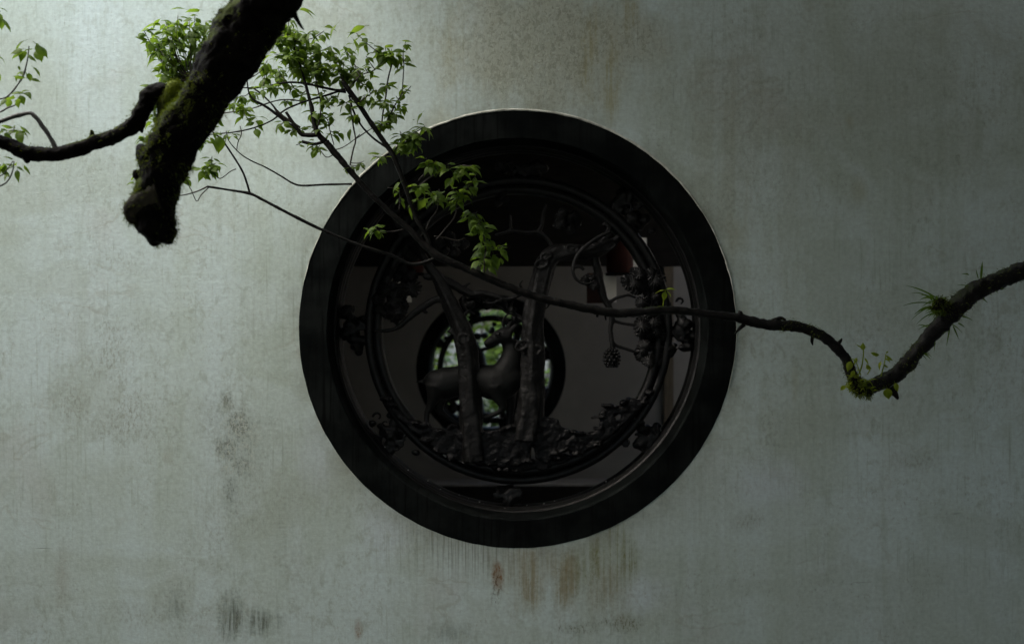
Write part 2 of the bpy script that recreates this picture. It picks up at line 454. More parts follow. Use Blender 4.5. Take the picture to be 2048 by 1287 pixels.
def frame_material():
    g = G('black_lime_paint')
    p = g.pos(); X, Y, Z = g.xyz(p)
    st = g.noise(g.comb(g.math('MULTIPLY', X, 75.0), Y, g.math('MULTIPLY', Z, 2.6)), 1.0, 5, 0.65)
    bl = g.noise(p, 6.0, 6, 0.6)
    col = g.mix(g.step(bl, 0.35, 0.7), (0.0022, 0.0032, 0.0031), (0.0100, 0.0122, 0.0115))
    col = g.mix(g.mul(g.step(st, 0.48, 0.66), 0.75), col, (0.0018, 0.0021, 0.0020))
    col = g.mix(g.mul(g.step(g.noise(p, 60, 4, 0.6), 0.62, 0.75), 0.3), col, (0.016, 0.017, 0.0165))
    return g.done(g.bsdf(col, 0.75, g.bump(g.math('ADD', st, g.noise(p, 90, 4, 0.6)), 0.25, 0.002), 0.03))

def bark_material(name, c1, c2, moss=0.0, mosscol=(0.055, 0.085, 0.010), wet=0.35, mossdir=(-0.65, 0.0, 0.6)):
    g = G(name)
    p = g.pos()
    f = g.noise(p, 28, 6, 0.62, 0.4)
    f2 = g.noise(p, 140, 4, 0.6)
    col = g.mix(g.step(f, 0.35, 0.68), c1, c2)
    col = g.mix(g.mul(g.step(f2, 0.62, 0.78), 0.35), col, tuple(min(1, 3.2 * q) for q in c2))
    if moss:
        nn = g.n('ShaderNodeNewGeometry').outputs['Normal']
        d = g.n('ShaderNodeVectorMath'); d.operation = 'DOT_PRODUCT'
        g.put(d.inputs[0], nn); d.inputs[1].default_value = mossdir
        k = g.math('ADD', d.outputs['Value'], g.math('MULTIPLY', g.math('SUBTRACT', g.noise(p, 11, 5, 0.65), 0.5), 2.2))
        mk = g.mul(g.step(k, 0.55, 0.95), moss)
        mc = g.mix(g.noise(p, 45, 4, 0.6), mosscol, tuple(0.45 * q for q in mosscol))
        col = g.mix(mk, col, mc)
    h = g.math('ADD', f, g.math('MULTIPLY', f2, 0.5))
    return g.done(g.bsdf(col, 0.55, g.bump(h, 0.6, 0.006), wet))

def leaf_material(name, c1, c2, tr=0.45, rough=0.32):
    g = G(name)
    oi = g.n('ShaderNodeObjectInfo').outputs['Random']
    p = g.pos()
    f = g.noise(p, 35, 3, 0.5)
    k = g.math('ADD', g.math('MULTIPLY', oi, 0.8), g.math('MULTIPLY', f, 0.3))
    col = g.mix(k, c1, c2)
    b = g.bsdf(col, rough, None, 0.45)
    t = g.n('ShaderNodeBsdfTranslucent')
    g.put(t.inputs[0], g.mix(0.5, col, (c2[0] * 1.3, c2[1] * 1.25, c2[2] * 0.6)))
    mxn = g.n('ShaderNodeMixShader'); mxn.inputs[0].default_value = tr
    g.t.links.new(b, mxn.inputs[1]); g.t.links.new(t.outputs[0], mxn.inputs[2])
    return g.done(mxn.outputs[0])

RO = 437 * K
M = {}
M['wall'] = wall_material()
M['rim'] = plain('fresh_lime_rim', (0.60, 0.62, 0.55), (0.25, 0.26, 0.22), 16, 0.85, 0.15, 0.4, 0.003)
M['frame'] = frame_material()
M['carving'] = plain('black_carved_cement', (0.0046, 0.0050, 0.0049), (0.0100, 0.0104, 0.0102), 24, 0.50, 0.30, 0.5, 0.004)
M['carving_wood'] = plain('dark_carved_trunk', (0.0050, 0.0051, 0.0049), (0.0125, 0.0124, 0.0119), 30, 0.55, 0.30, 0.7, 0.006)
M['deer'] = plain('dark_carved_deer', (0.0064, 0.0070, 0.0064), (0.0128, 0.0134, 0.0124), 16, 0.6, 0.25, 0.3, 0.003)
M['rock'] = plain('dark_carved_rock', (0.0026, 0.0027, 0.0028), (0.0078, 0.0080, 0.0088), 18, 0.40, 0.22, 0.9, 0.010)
M['chip'] = plain('bare_white_cement', (0.55, 0.56, 0.55), (0.4, 0.4, 0.4), 60, 0.8, 0.2)
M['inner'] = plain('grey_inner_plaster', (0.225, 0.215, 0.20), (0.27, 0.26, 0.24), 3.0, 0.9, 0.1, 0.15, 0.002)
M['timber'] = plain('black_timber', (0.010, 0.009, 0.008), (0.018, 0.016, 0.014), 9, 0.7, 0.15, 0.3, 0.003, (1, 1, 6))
M['post'] = plain('brown_timber', (0.10, 0.085, 0.06), (0.15, 0.12, 0.085), 9, 0.6, 0.2, 0.3, 0.003, (8, 8, 1))
M['red'] = plain('dark_red_cloth', (0.038, 0.008, 0.005), (0.055, 0.012, 0.007), 14, 0.7, 0.2)
M['redwood'] = plain('dark_red_wood', (0.035, 0.013, 0.009), (0.05, 0.018, 0.012), 14, 0.6, 0.2)
M['pale_stone'] = plain('pale_stone_ledge', (0.20, 0.19, 0.175), (0.28, 0.27, 0.25), 8, 0.6, 0.2)
M['paper'] = plain('pale_paper', (0.62, 0.60, 0.55), (0.54, 0.52, 0.47), 6, 0.9, 0.1)
M['ground'] = plain('wet_stone_ground', (0.035, 0.04, 0.033), (0.07, 0.075, 0.065), 1.3, 0.7, 0.3)
M['floor'] = plain('grey_floor_tile', (0.42, 0.40, 0.36), (0.5, 0.475, 0.43), 2.0, 0.6, 0.3)
M['bark'] = bark_material('dark_wet_bark', (0.0026, 0.0026, 0.0023), (0.0085, 0.0083, 0.0075), 0.85, (0.014, 0.024, 0.005), 0.15)
M['bark_moss'] = bark_material('mossy_bark', (0.0022, 0.002, 0.0016), (0.0075, 0.0068, 0.0052), 1.0, (0.080, 0.115, 0.008), 0.04)
M['burl'] = bark_material('pale_burl_bark', (0.022, 0.020, 0.015), (0.060, 0.054, 0.036), 0.75, (0.075, 0.095, 0.010), 0.04)
M['moss_bark'] = bark_material('thick_moss', (0.030, 0.040, 0.008), (0.050, 0.060, 0.014), 1.0, (0.150, 0.200, 0.010), 0.05, (0.1, -0.75, 0.6))
M['twig'] = plain('dark_twig', (0.016, 0.013, 0.010), (0.034, 0.028, 0.022), 40, 0.55, 0.35)
M['twig_green'] = plain('grey_young_twig', (0.06, 0.06, 0.055), (0.13, 0.13, 0.12), 60, 0.5, 0.35)
M['leaf'] = leaf_material('glossy_leaf', (0.066, 0.132, 0.016), (0.160, 0.255, 0.032), 0.56, 0.55)
M['leaf_pale'] = leaf_material('pale_young_leaf', (0.20, 0.30, 0.02), (0.30, 0.38, 0.03), 0.6)
M['fern'] = leaf_material('fern_blade', (0.040, 0.095, 0.010), (0.105, 0.200, 0.016), 0.42)
M['moss'] = leaf_material('moss_fuzz', (0.045, 0.066, 0.006), (0.120, 0.160, 0.010), 0.4, 0.8)
M['bush'] = leaf_material('far_bush_leaf', (0.03, 0.07, 0.015), (0.10, 0.17, 0.035), 0.4)
M['roof'] = plain('grey_roof_tile', (0.06, 0.06, 0.06), (0.10, 0.10, 0.10), 5, 0.8, 0.2)

# ------------------------------------------------------------------ setting: ground, walls, corridor
g_ = MB()
g_.add([(-300, -300, 0), (300, -300, 0), (300, 300, 0), (-300, 300, 0)], [(0, 1, 2, 3)])
tag(g_.build('ground', M['ground'], smooth=False), kind='structure')
g_ = MB()
g_.add([(-4.5, 0.33, 0.004), (4.5, 0.33, 0.004), (4.5, 3.28, 0.004), (-4.5, 3.28, 0.004)], [(0, 1, 2, 3)])
tag(g_.build('corridor_floor', M['floor'], smooth=False), kind='structure')

WC = P(1035, 658, 0)                     # centre of the round window

def holed_wall(mb, x0, x1, z0, z1, y0, y1, cx, cz, r, jit=0.0):
    angs = [2 * math.pi * k / 480 for k in range(480)]
    for qx, qz in ((x0, z0), (x1, z0), (x1, z1), (x0, z1)):
        angs.append(math.atan2(qz - cz, qx - cx) % (2 * math.pi))
    angs = sorted(set(round(a, 9) for a in angs))
    inner, outer = [], []
    for a in angs:
        ca, sa = math.cos(a), math.sin(a)
        rr = r + jit * mnoise.noise(Vector((ca * 14, sa * 14, 2.0)))
        inner.append((cx + ca * rr, cz + sa * rr))
        t = 1e9
        if ca > 1e-9: t = min(t, (x1 - cx) / ca)
        if ca < -1e-9: t = min(t, (x0 - cx) / ca)
        if sa > 1e-9: t = min(t, (z1 - cz) / sa)
        if sa < -1e-9: t = min(t, (z0 - cz) / sa)
        outer.append((cx + ca * t, cz + sa * t))
    n = len(angs)
    vs = [(x, y0, z) for x, z in inner] + [(x, y0, z) for x, z in outer] + [(x, y1, z) for x, z in inner] + [(x, y1, z) for x, z in outer]
    fs = []
    for k in range(n):
        j = (k + 1) % n
        fs.append((k, n + k, n + j, j))
        fs.append((2 * n + k, 2 * n + j, 3 * n + j, 3 * n + k))
        fs.append((k, j, 2 * n + j, 2 * n + k))
        fs.append((n + k, 3 * n + k, 3 * n + j, n + j))
    mb.add(vs, fs)

WALL_H = 3.35
BAFFLE_Z = 2.6
mb = MB()
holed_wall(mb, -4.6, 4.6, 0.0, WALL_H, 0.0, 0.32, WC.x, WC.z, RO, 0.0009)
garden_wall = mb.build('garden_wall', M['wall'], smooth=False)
tag(garden_wall, 'weathered white limewashed garden wall with stains around the big round window', 'wall')
mb = MB()
vs, fs, RIMW = [], [], []
NR = 420
for k in range(NR):
    a = 2 * math.pi * k / NR
    ca, sa = math.cos(a), math.sin(a)
    w = max(0.0, min(1.0, 0.22 + 0.85 * math.sin(a + 0.15))) + 0.45 * mnoise.noise(Vector((ca * 5, sa * 5, 1.0))) + 0.2 * mnoise.noise(Vector((ca * 22, sa * 22, 1.0)))
    w = max(0.02, min(1.1, w)) * 0.0075
    RIMW.append(w)
    j_ = 0.0022 * mnoise.noise(Vector((ca * 20, sa * 20, 4.0)))
    for rr, y in ((RO + w + j_, 0.001), (RO + w * 0.7 + j_, -0.0028), (RO + 0.0026 + j_ - 0.0036 * max(0.0, min(1.0, (w - 0.0012) / 0.004)), -0.003), (RO + 0.0024 + j_ - 0.0030 * max(0.0, min(1.0, (w - 0.0012) / 0.004)), 0.004)):
        vs.append((WC.x + ca * rr, y, WC.z + sa * rr))
for k in range(NR):
    k2 = (k + 1) % NR
    if RIMW[k] < 0.0012 or RIMW[k2] < 0.0012: continue
    for q in range(3): fs.append((k * 4 + q, k * 4 + q + 1, k2 * 4 + q + 1, k2 * 4 + q))
mb.add(vs, fs)
rim = mb.build('plaster_rim', M['rim'], garden_wall)

FAR_Y = 3.30
FC = P(982, 738, FAR_Y)
FR = 150 * S(FAR_Y)
mb = MB()
holed_wall(mb, -4.6, 4.6, 0.0, 2.9, FAR_Y, FAR_Y + 0.24, FC.x, FC.z, FR)
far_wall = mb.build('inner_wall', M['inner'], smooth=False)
tag(far_wall, 'plain grey wall of the dim corridor seen through the round window', 'wall')
mb = MB()
zl = P(1000, 968, FAR_Y - 0.3).z
mb.box(-4.5, 4.5, FAR_Y - 0.30, FAR_Y - 0.004, 0.005, zl - 0.012)
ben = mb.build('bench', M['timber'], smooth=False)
tag(ben, 'black bench ledge running along the foot of the inner corridor wall', 'bench')
mb = MB(); mb.box(-4.5, 4.5, FAR_Y - 0.30, FAR_Y - 0.002, zl - 0.010, zl)
mb.build('bench_top', M['pale_stone'], ben, smooth=False)

mb = MB()
mb.box(-4.6, 1.12, 0.325, FAR_Y + 0.6, 2.91, 3.02)
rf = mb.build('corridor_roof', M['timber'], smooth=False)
mb = MB()
mb.box(1.08, 1.115, 0.33, FAR_Y - 0.005, BAFFLE_Z, 2.905)  # unseen board added to cut steep light on the upper inner wall
mb.build('light_baffle', M['timber'], rf, smooth=False)
tag(rf, 'black timber roof over the corridor behind the white wall', 'roof')
mb = MB()
zb = P(1000, 532, 2.2).z
mb.box(-4.5, 1.075, 2.15, 2.25, zb, 2.905)
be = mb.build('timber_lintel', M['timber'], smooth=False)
tag(be, 'deep black timber beam hanging below the corridor roof', 'beam')
mb = MB()
mb.box(-1.5, -1.3, 0.325, FAR_Y - 0.005, 0.006, 2.905)  # added out of view to darken the left of the inner wall
ew = mb.build('end_baffle', M['timber'], smooth=False)
tag(ew, 'unseen black timber partition added to darken the left end of the corridor', 'wall')
mb = MB()
mb.box(1.75, 1.85, 0.33, FAR_Y - 0.005, 0.006, 2.89)  # added out of view: blocks sideways sky, bounces light into the corridor
cw = mb.build('baffle_wall', M['paper'], smooth=False)
tag(cw, 'unseen pale cross wall added to block and bounce light right of the corridor', 'wall')
mb = MB()
a_, b_ = P(1328, 700, FAR_Y - 0.03), P(1346, 700, FAR_Y - 0.03)
mb.box(a_.x, b_.x, FAR_Y - 0.055, FAR_Y - 0.003, zl + 0.003, 2.90)
po = mb.build('wooden_post', M['post'], smooth=False)
tag(po, 'thin brown wooden post against the inner corridor wall', 'post')

# ------------------------------------------------------------------ lanterns hanging in the corridor
def lantern(name, label, px, y, scale=1.0):
    s = S(y)
    c = P(px, 512, y)
    t = empty(name, (c.x, y, c.z))
    tag(t, label, 'lantern', 'lanterns hanging in the dim corridor')
    r = 27 * s * scale
    zt, zbm = P(px, 470, y).z, P(px, 545, y).z
    b = MB()
    vs, fs = [], []
    prof = [(r * 0.55, zt), (r * 0.85, zt - 0.02), (r, zt - 0.06), (r, zbm + 0.01), (r * 0.92, zbm)]
    n = 24
    for k in range(n):
        a = 2 * math.pi * k / n
        for rr, z in prof: vs.append((c.x + rr * math.cos(a), y + rr * math.sin(a), z))
    m_ = len(prof)
    for k in range(n):
        k2 = (k + 1) % n
        for j in range(m_ - 1): fs.append((k * m_ + j, k * m_ + j + 1, k2 * m_ + j + 1, k2 * m_ + j))
    b.add(vs, fs)
    b.build('shade', M['red'], t)
    b = MB()
    b.box(c.x - r * 1.1, c.x + r * 1.1, y - r * 0.6, y + r * 0.6, zbm - 0.014, zbm - 0.001)
    b.build('rim', M['timber'], t, smooth=False)
    b = MB()
    x0, x1 = P(px - 66, 0, y).x, P(px - 34, 0, y).x
    z0, z1 = P(0, 606, y).z, P(0, 546, y).z
    b.box(x0, x1, y - 0.03, y + 0.03, z0, z1)
    b.build('wooden_tag', M['redwood'], t, smooth=False)
    b = MB()
    xa, xb = x1 + 0.001, P(px - 6, 0, y).x
    b.add([(xa, y - 0.035, z0 + 0.012), (xb, y + 0.03, z0 + 0.004), (xb, y + 0.04, z0 + 0.004), (xa, y + 0.04, z0 + 0.012), (xa, y - 0.035, z1), (xb, y + 0.03, z1), (xb, y + 0.04, z1), (xa, y + 0.04, z1)], [(0, 3, 2, 1), (4, 5, 6, 7), (0, 1, 5, 4), (1, 2, 6, 5), (2, 3, 7, 6), (3, 0, 4, 7)])
    b.build('paper_tag', M['paper'], t, smooth=False)
    b = MB()
    xa, xb = P(px + 24, 0, y).x, P(px + 56, 0, y).x
    za, zc = P(0, 545, y).z, P(0, 474, y).z
    b.add([(xa, y - 0.02, za), (xb, y + 0.06, za), (xb, y + 0.07, za), (xa, y + 0.07, za), (xa, y - 0.02, zc), (xb, y + 0.06, zc), (xb, y + 0.07, zc), (xa, y + 0.07, zc)], [(0, 3, 2, 1), (4, 5, 6, 7), (0, 1, 5, 4), (1, 2, 6, 5), (2, 3, 7, 6), (3, 0, 4, 7)])
    if scale == 1.0: b.build('paper_panel', M['paper'], t, smooth=False)
    b = MB()
    tube(b, [(Vector((c.x, y, zt)), 0.004), (Vector((c.x, y, 2.905)), 0.004)], 0.2, 6)
    b.build('cord', M['timber'], t)
    return t
lantern('hanging_lantern', 'dark red cloth lantern hanging behind the hooked pine limb', 1240, 1.45)
lantern('hanging_lantern', 'brownish red lantern hanging behind the leafy branch fork, largely hidden', 828, 1.75, 0.7)

# ------------------------------------------------------------------ the round window with its carved screen
win = empty('round_window', (WC.x, 0.15, WC.z - RO))
tag(win, 'black round window with a carved screen of pine, deer and rocks', 'window')

def window_frame(parent, cx, cz, ro, ri, y, depth, k=1.0):
    b = MB()
    prof = [(ro + 0.05, y + depth), (ro - 0.0005, y + 0.008), (ro - 0.001, y + 0.004), (ro - 0.004, y + 0.0025), (ri + 0.004, y + 0.0025), (ri, y + 0.008), (ri - 0.0005, y + depth * 0.55)]
    prof[0] = (ro - 0.0005, y + depth)
    lathe(b, cx, cz, prof, 480, 0.0016 * k, 1.0)
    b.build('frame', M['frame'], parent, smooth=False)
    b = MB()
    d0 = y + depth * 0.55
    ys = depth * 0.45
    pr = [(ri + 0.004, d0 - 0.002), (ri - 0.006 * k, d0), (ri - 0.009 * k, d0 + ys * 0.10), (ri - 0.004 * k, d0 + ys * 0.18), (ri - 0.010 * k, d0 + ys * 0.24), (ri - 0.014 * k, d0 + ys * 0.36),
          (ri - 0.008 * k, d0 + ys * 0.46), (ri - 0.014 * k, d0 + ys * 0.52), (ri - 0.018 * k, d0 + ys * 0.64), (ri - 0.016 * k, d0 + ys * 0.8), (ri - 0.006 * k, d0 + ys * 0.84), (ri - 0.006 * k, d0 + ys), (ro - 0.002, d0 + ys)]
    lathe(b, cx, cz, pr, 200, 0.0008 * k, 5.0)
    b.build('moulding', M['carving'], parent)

window_frame(win, WC.x, WC.z, RO + 0.0022, 380 * K, -0.0037, 0.321)

def inner_ring(parent, cx, cz, r0, r1, y, t):
    """Two half-round beads on a flat web, between radii r1 < r0."""
    b = MB()
    w = (r0 - r1)
    pr = []
    q = w * 0.25
    for c_, n in ((r0 - q, 9), (r1 + q, 9)):
        for j in range(n):
            a = math.pi * j / (n - 1)
            pr.append((c_ + q * math.cos(a), y - q * 1.05 * math.sin(a)))
    pr += [(r1, y + t), (r0, y + t)]
    lathe(b, cx, cz, pr, 180, 0.0012, 9.0, closed=True)
    return b.build('inner_ring', M['carving'], parent)

YS = 0.225                               # depth of the carved screen
CC = P(1037, 660, YS)
inner_ring(win, CC.x, CC.z, 309 * S(YS), 273 * S(YS), YS + 0.012, 0.035)

def fuse(o, vox, it=3, craggy=0.0, size=0.03):
    md = o.modifiers.new('remesh', 'REMESH'); md.mode = 'VOXEL'; md.voxel_size = vox; md.use_smooth_shade = True
    if craggy:
        tx = bpy.data.textures.new('crag', 'CLOUDS'); tx.noise_scale = size; tx.noise_depth = 4
        dm = o.modifiers.new('crag', 'DISPLACE'); dm.texture = tx; dm.texture_coords = 'GLOBAL'; dm.strength = craggy; dm.mid_level = 0.5
    if it:
        ms = o.modifiers.new('smooth', 'SMOOTH'); ms.iterations = it; ms.factor = 0.5
    return o

def bracket(parent, px, py, ax, ay, y, seed, n=16, rx=26, ry=30):
    """Carved scroll cluster filling the gap between the inner ring and the moulding."""
    rnd = random.Random(seed)
    b = MB()
    s = S(y)
    for i in range(n):
        u, v = max(-1, min(1, rnd.gauss(0, 0.5))), max(-1, min(1, rnd.gauss(0, 0.5)))
        q = P(px + u * rx, py + v * ry, y + rnd.uniform(-0.01, 0.02))
        r = rnd.uniform(8, 15) * s * min(1.0, rx / 24)
        blob(b, q, r * rnd.uniform(0.9, 1.4), r * 0.9, r * rnd.uniform(0.7, 1.2), 0.35, 40, 14, 9, seed + i, 0.4)
    for i in range(9):
        u, v = rnd.gauss(0, 0.42), rnd.gauss(0, 0.42)
        rr = rnd.uniform(7, 12) * min(1.0, rx / 24); a0 = rnd.uniform(0, 6.28)
        pts = []
        for j in range(9):
            a = a0 + j * 0.62
            pts.append((px + u * rx + rr * (1 - j * 0.07) * math.cos(a), py + v * ry + rr * (1 - j * 0.07) * math.sin(a), (3.6 - j * 0.2) * min(1.0, rx / 24)))
        tube(b, pix(pts, y - 0.014), 0.006, 6, 0.1, 60, seed=seed)
    o = b.build('scroll_bracket', M['carving'], parent)
    return fuse(o, 0.0042, 2)

for i, (bx, by, rx, ry) in enumerate([(1037, 336, 48, 16), (1262, 418, 42, 44), (1362, 655, 24, 44), (1290, 878, 46, 36), (1018, 990, 22, 20), (788, 872, 44, 42), (707, 655, 26, 44), (812, 425, 42, 44)]):
    bracket(win, bx, by, 0, 0, YS + 0.02, 11 + i * 7, 20, rx, ry)

def knot(b, px, py, rx, ry, y, rot=0.0, r=3.2):
    pts = []
    for j in range(13):
        a = 2 * math.pi * j / 12
        u, v = rx * math.cos(a), ry * math.sin(a)
        pts.append((px + u * math.cos(rot) - v * math.sin(rot), py + u * math.sin(rot) + v * math.cos(rot), r))
    tube(b, pix(pts, y), 0.006, 6, 0.15, 60)
    blob(b, P(px, py, y + 0.004), rx * 0.55 * S(y), 0.008, ry * 0.5 * S(y), 0.2, 50, 9, 6)

# pine trunks of the carving
def carved(parent, name, chains, m, y, seg=24, amp=0.09, freq=22, ridge=0.10, knots=()):
    b = MB()
    for i, ch in enumerate(chains):
        tube(b, pix([(q[0], q[1], q[2] * 0.92) for q in ch], y), 0.007, seg, amp, freq, ridge, 5, True, i * 3.1, 0.0, 0.4)
    for q in knots:
        knot(b, *q)
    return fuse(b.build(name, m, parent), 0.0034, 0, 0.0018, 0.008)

trA = carved(win, 'pine_trunk', [
    [(946, 922, 27), (944, 880, 25), (940, 800, 24), (936, 730, 23), (931, 685, 23), (916, 640, 20), (897, 600, 17), (880, 562, 14), (860, 535, 10), (842, 505, 7)],
    [(903, 668, 12), (908, 655, 8), (900, 645, 4)]], M['carving_wood'], YS - 0.015, knots=[(928, 676, 11, 9, YS - 0.050)])
carved(trA, 'pine_limb', [
    [(893, 600, 11), (874, 598, 9), (855, 608, 8.5), (840, 618, 7.5), (820, 634, 6.5), (803, 649, 6), (788, 658, 4.5), (770, 661, 4), (748, 662, 3.5)],
    [(848, 617, 5), (850, 625, 4), (856, 624, 3)], [(800, 652, 4), (785, 640, 3), (775, 632, 2.5)]], M['carving_wood'], YS - 0.01, 9, 0.2)
carved(trA, 'pine_limb', [
    [(872, 548, 12), (862, 553, 10), (852, 552, 8), (848, 548, 5)],
    [(884, 560, 11), (905, 568, 10), (925, 580, 9), (945, 588, 8.5), (965, 586, 7), (990, 592, 6), (1012, 598, 5), (1035, 592, 4), (1052, 585, 3)],
    [(925, 578, 5), (935, 568, 3), (942, 566, 2)], [(1005, 596, 4), (985, 606, 3), (965, 604, 2)]], M['carving_wood'], YS - 0.01, 9, 0.2)

trB = carved(win, 'pine_trunk', [
    [(1052, 880, 30), (1055, 840, 27), (1062, 780, 25), (1066, 720, 26), (1066, 680, 25), (1066, 640, 23), (1073, 600, 23), (1083, 560, 22), (1092, 528, 22), (1108, 508, 20), (1135, 503, 18), (1165, 504, 17), (1190, 500, 16), (1212, 492, 13), (1228, 482, 9), (1238, 472, 6)],
    [(1195, 500, 12), (1207, 482, 9), (1215, 466, 7), (1218, 455, 6), (1210, 447, 5), (1204, 452, 3)],
    [(1048, 900, 12), (1046, 840, 14), (1050, 780, 13), (1058, 730, 10)], [(1074, 880, 12), (1078, 820, 12), (1080, 760, 10), (1076, 710, 8)]], M['carving_wood'], YS - 0.015, knots=[(1044, 690, 13, 8, YS - 0.051, -0.5), (1070, 702, 14, 8, YS - 0.052, -0.6), (1083, 527, 13, 8, YS - 0.050, -0.3), (1092, 512, 11, 6, YS - 0.050, -0.2), (1145, 497, 12, 7, YS - 0.043, 0.3), (1218, 493, 14, 6, YS - 0.033, -0.4)])
carved(trB, 'vine', [
    [(1222, 462, 4), (1205, 470, 4.6), (1185, 482, 4.6), (1166, 497, 4.8), (1152, 515, 4.6), (1146, 538, 4.4), (1151, 556, 4), (1165, 566, 3.6), (1180, 566, 3), (1190, 560, 2.4)],
    [(1150, 534, 4.2), (1160, 533, 4.2), (1168, 540, 3.5)]], M['carving_wood'], YS - 0.055, 8, 0.1)
carved(trB, 'pine_limb', [
    [(1112, 512, 7), (1104, 495, 5.5), (1096, 480, 5), (1084, 468, 5), (1070, 464, 5), (1050, 465, 4.6), (1030, 461, 4.6), (1012, 464, 4), (990, 470, 3)],
    [(1076, 466, 5.5), (1084, 450, 5), (1086, 430, 4.5), (1092, 408, 3.5)], [(1021, 462, 4), (1021, 445, 3.5), (1020, 430, 2.8)]], M['carving_wood'], YS - 0.01, 8, 0.2)
lh = carved(trB, 'pine_limb', [
    [(1188, 512, 10), (1196, 545, 9.5), (1202, 575, 9), (1208, 595, 8.5), (1218, 612, 8), (1224, 635, 7), (1221, 660, 6), (1224, 682, 6.2), (1226, 705, 5)],
    [(1217, 606, 5), (1232, 596, 4), (1246, 592, 3.6), (1258, 590, 3.2), (1272, 596, 2.6)], [(1224, 640, 4), (1244, 646, 3.6), (1270, 650, 3.2), (1285, 652, 3)],
    [(1226, 684, 4.4), (1236, 692, 4), (1255, 698, 3.6), (1276, 706, 3)]], M['carving_wood'], YS - 0.01, 9, 0.2)
b = MB()
cc = P(1224, 716, YS - 0.01)
s_ = S(YS)
for i in range(7):
    for k in range(10):
        th = 0.25 + i * 0.38
        a = 2 * math.pi * (k + 0.5 * (i % 2)) / 10
        rr = 15.5 * s_ * math.sin(min(th, 2.9)) ** 0.8
        zz = 19 * s_ * math.cos(th)
        blob(b, (cc.x + rr * math.cos(a), cc.y + rr * math.sin(a), cc.z - zz * -1), 3.6 * s_, 3.6 * s_, 3.2 * s_, 0.1, 50, 6, 4)
blob(b, cc, 14 * s_, 14 * s_, 18 * s_, 0.1, 30, 12, 8)
b.build('pine_cone', M['carving'], win)

def needle_cluster(parent, discs, y, seed):
    rnd = random.Random(seed)
    b = MB()
    for (px, py, r) in discs:
        c = P(px, py, y + rnd.uniform(-0.025, 0.02))
        rr = r * S(y)
        vs, fs = [c + Vector((0, -rr * 0.5, 0))], []
        nseg, nr = 26, 4
        tx, tz = rnd.uniform(-0.5, 0.5), rnd.uniform(-0.3, 0.7)
        ph = rnd.uniform(0, 6)
        for j in range(1, nr + 1):
            t = j / nr
            for k in range(nseg):
                a = 2 * math.pi * k / nseg
                ra = rr * t * (1 + (0.16 * (k % 2) - 0.05 + 0.10 * math.sin(3 * a + ph)) * t)
                x, z = ra * math.cos(a), ra * math.sin(a)
                d = -rr * 0.5 * (1 - t * t) - (0.10 * rr * (k % 2)) * t
                vs.append(c + Vector((x, d + tx * x + tz * z * 0.8, z)))
        for k in range(nseg): fs.append((0, 1 + (k + 1) % nseg, 1 + k))
        for j in range(nr - 1):
            for k in range(nseg):
                k2 = (k + 1) % nseg
                fs.append((1 + j * nseg + k, 1 + j * nseg + k2, 1 + (j + 1) * nseg + k2, 1 + (j + 1) * nseg + k))
        bi = len(vs); vs.append(c + Vector((0, rr * 0.3, 0)))
        for k in range(nseg): fs.append((bi, 1 + (nr - 1) * nseg + k, 1 + (nr - 1) * nseg + (k + 1) % nseg))
        b.add(vs, fs)
    return b.build('needle_cluster', M['carving'], parent, smooth=False)

def scatter(cx, cy, rx, ry, n, r0, r1, seed):
    rnd = random.Random(seed); out = []
    while len(out) < n:
        u, v = rnd.uniform(-1, 1), rnd.uniform(-1, 1)
        if u * u + v * v < 1: out.append((cx + u * rx, cy + v * ry, rnd.uniform(r0, r1)))
    return out
needle_cluster(win, scatter(1288, 562, 32, 28, 15, 9, 17, 1), YS, 1)
needle_cluster(win, scatter(1306, 606, 26, 26, 10, 9, 16, 2), YS, 2)
needle_cluster(win, scatter(1296, 662, 28, 24, 12, 9, 16, 3), YS, 3)
needle_cluster(win, scatter(1302, 704, 26, 20, 10, 9, 15, 4), YS, 4)
needle_cluster(win, scatter(800, 565, 30, 30, 14, 9, 17, 5), YS, 5)
needle_cluster(win, scatter(780, 608, 30, 34, 16, 9, 16, 6), YS, 6)
needle_cluster(win, scatter(835, 500, 30, 22, 12, 8, 15, 7), YS, 7)
needle_cluster(win, scatter(1132, 440, 24, 22, 11, 8, 13, 8), YS, 8)
needle_cluster(win, scatter(1187, 560, 18, 16, 8, 7, 12, 9), YS, 9)
needle_cluster(win, scatter(1003, 396, 12, 14, 5, 6, 10, 10), YS, 10)

needle_cluster(win, scatter(968, 604, 46, 12, 14, 5, 10, 41), YS + 0.01, 41)
needle_cluster(win, scatter(1022, 634, 22, 16, 9, 5, 9, 42), YS + 0.01, 42)
needle_cluster(win, scatter(905, 486, 34, 20, 12, 6, 12, 43), YS, 43)
carved(trA, 'pine_limb', [
    [(935, 584, 5), (925, 602, 4), (932, 618, 3), (950, 628, 2.5)], [(962, 588, 4), (975, 604, 3.2), (998, 612, 3), (1015, 626, 2.5), (1034, 630, 2)],
    [(916, 642, 6), (930, 628, 4), (948, 612, 3)], [(1045, 640, 6), (1030, 628, 4), (1022, 612, 3), (1028, 600, 2)]], M['carving_wood'], YS, 9, 0.2)
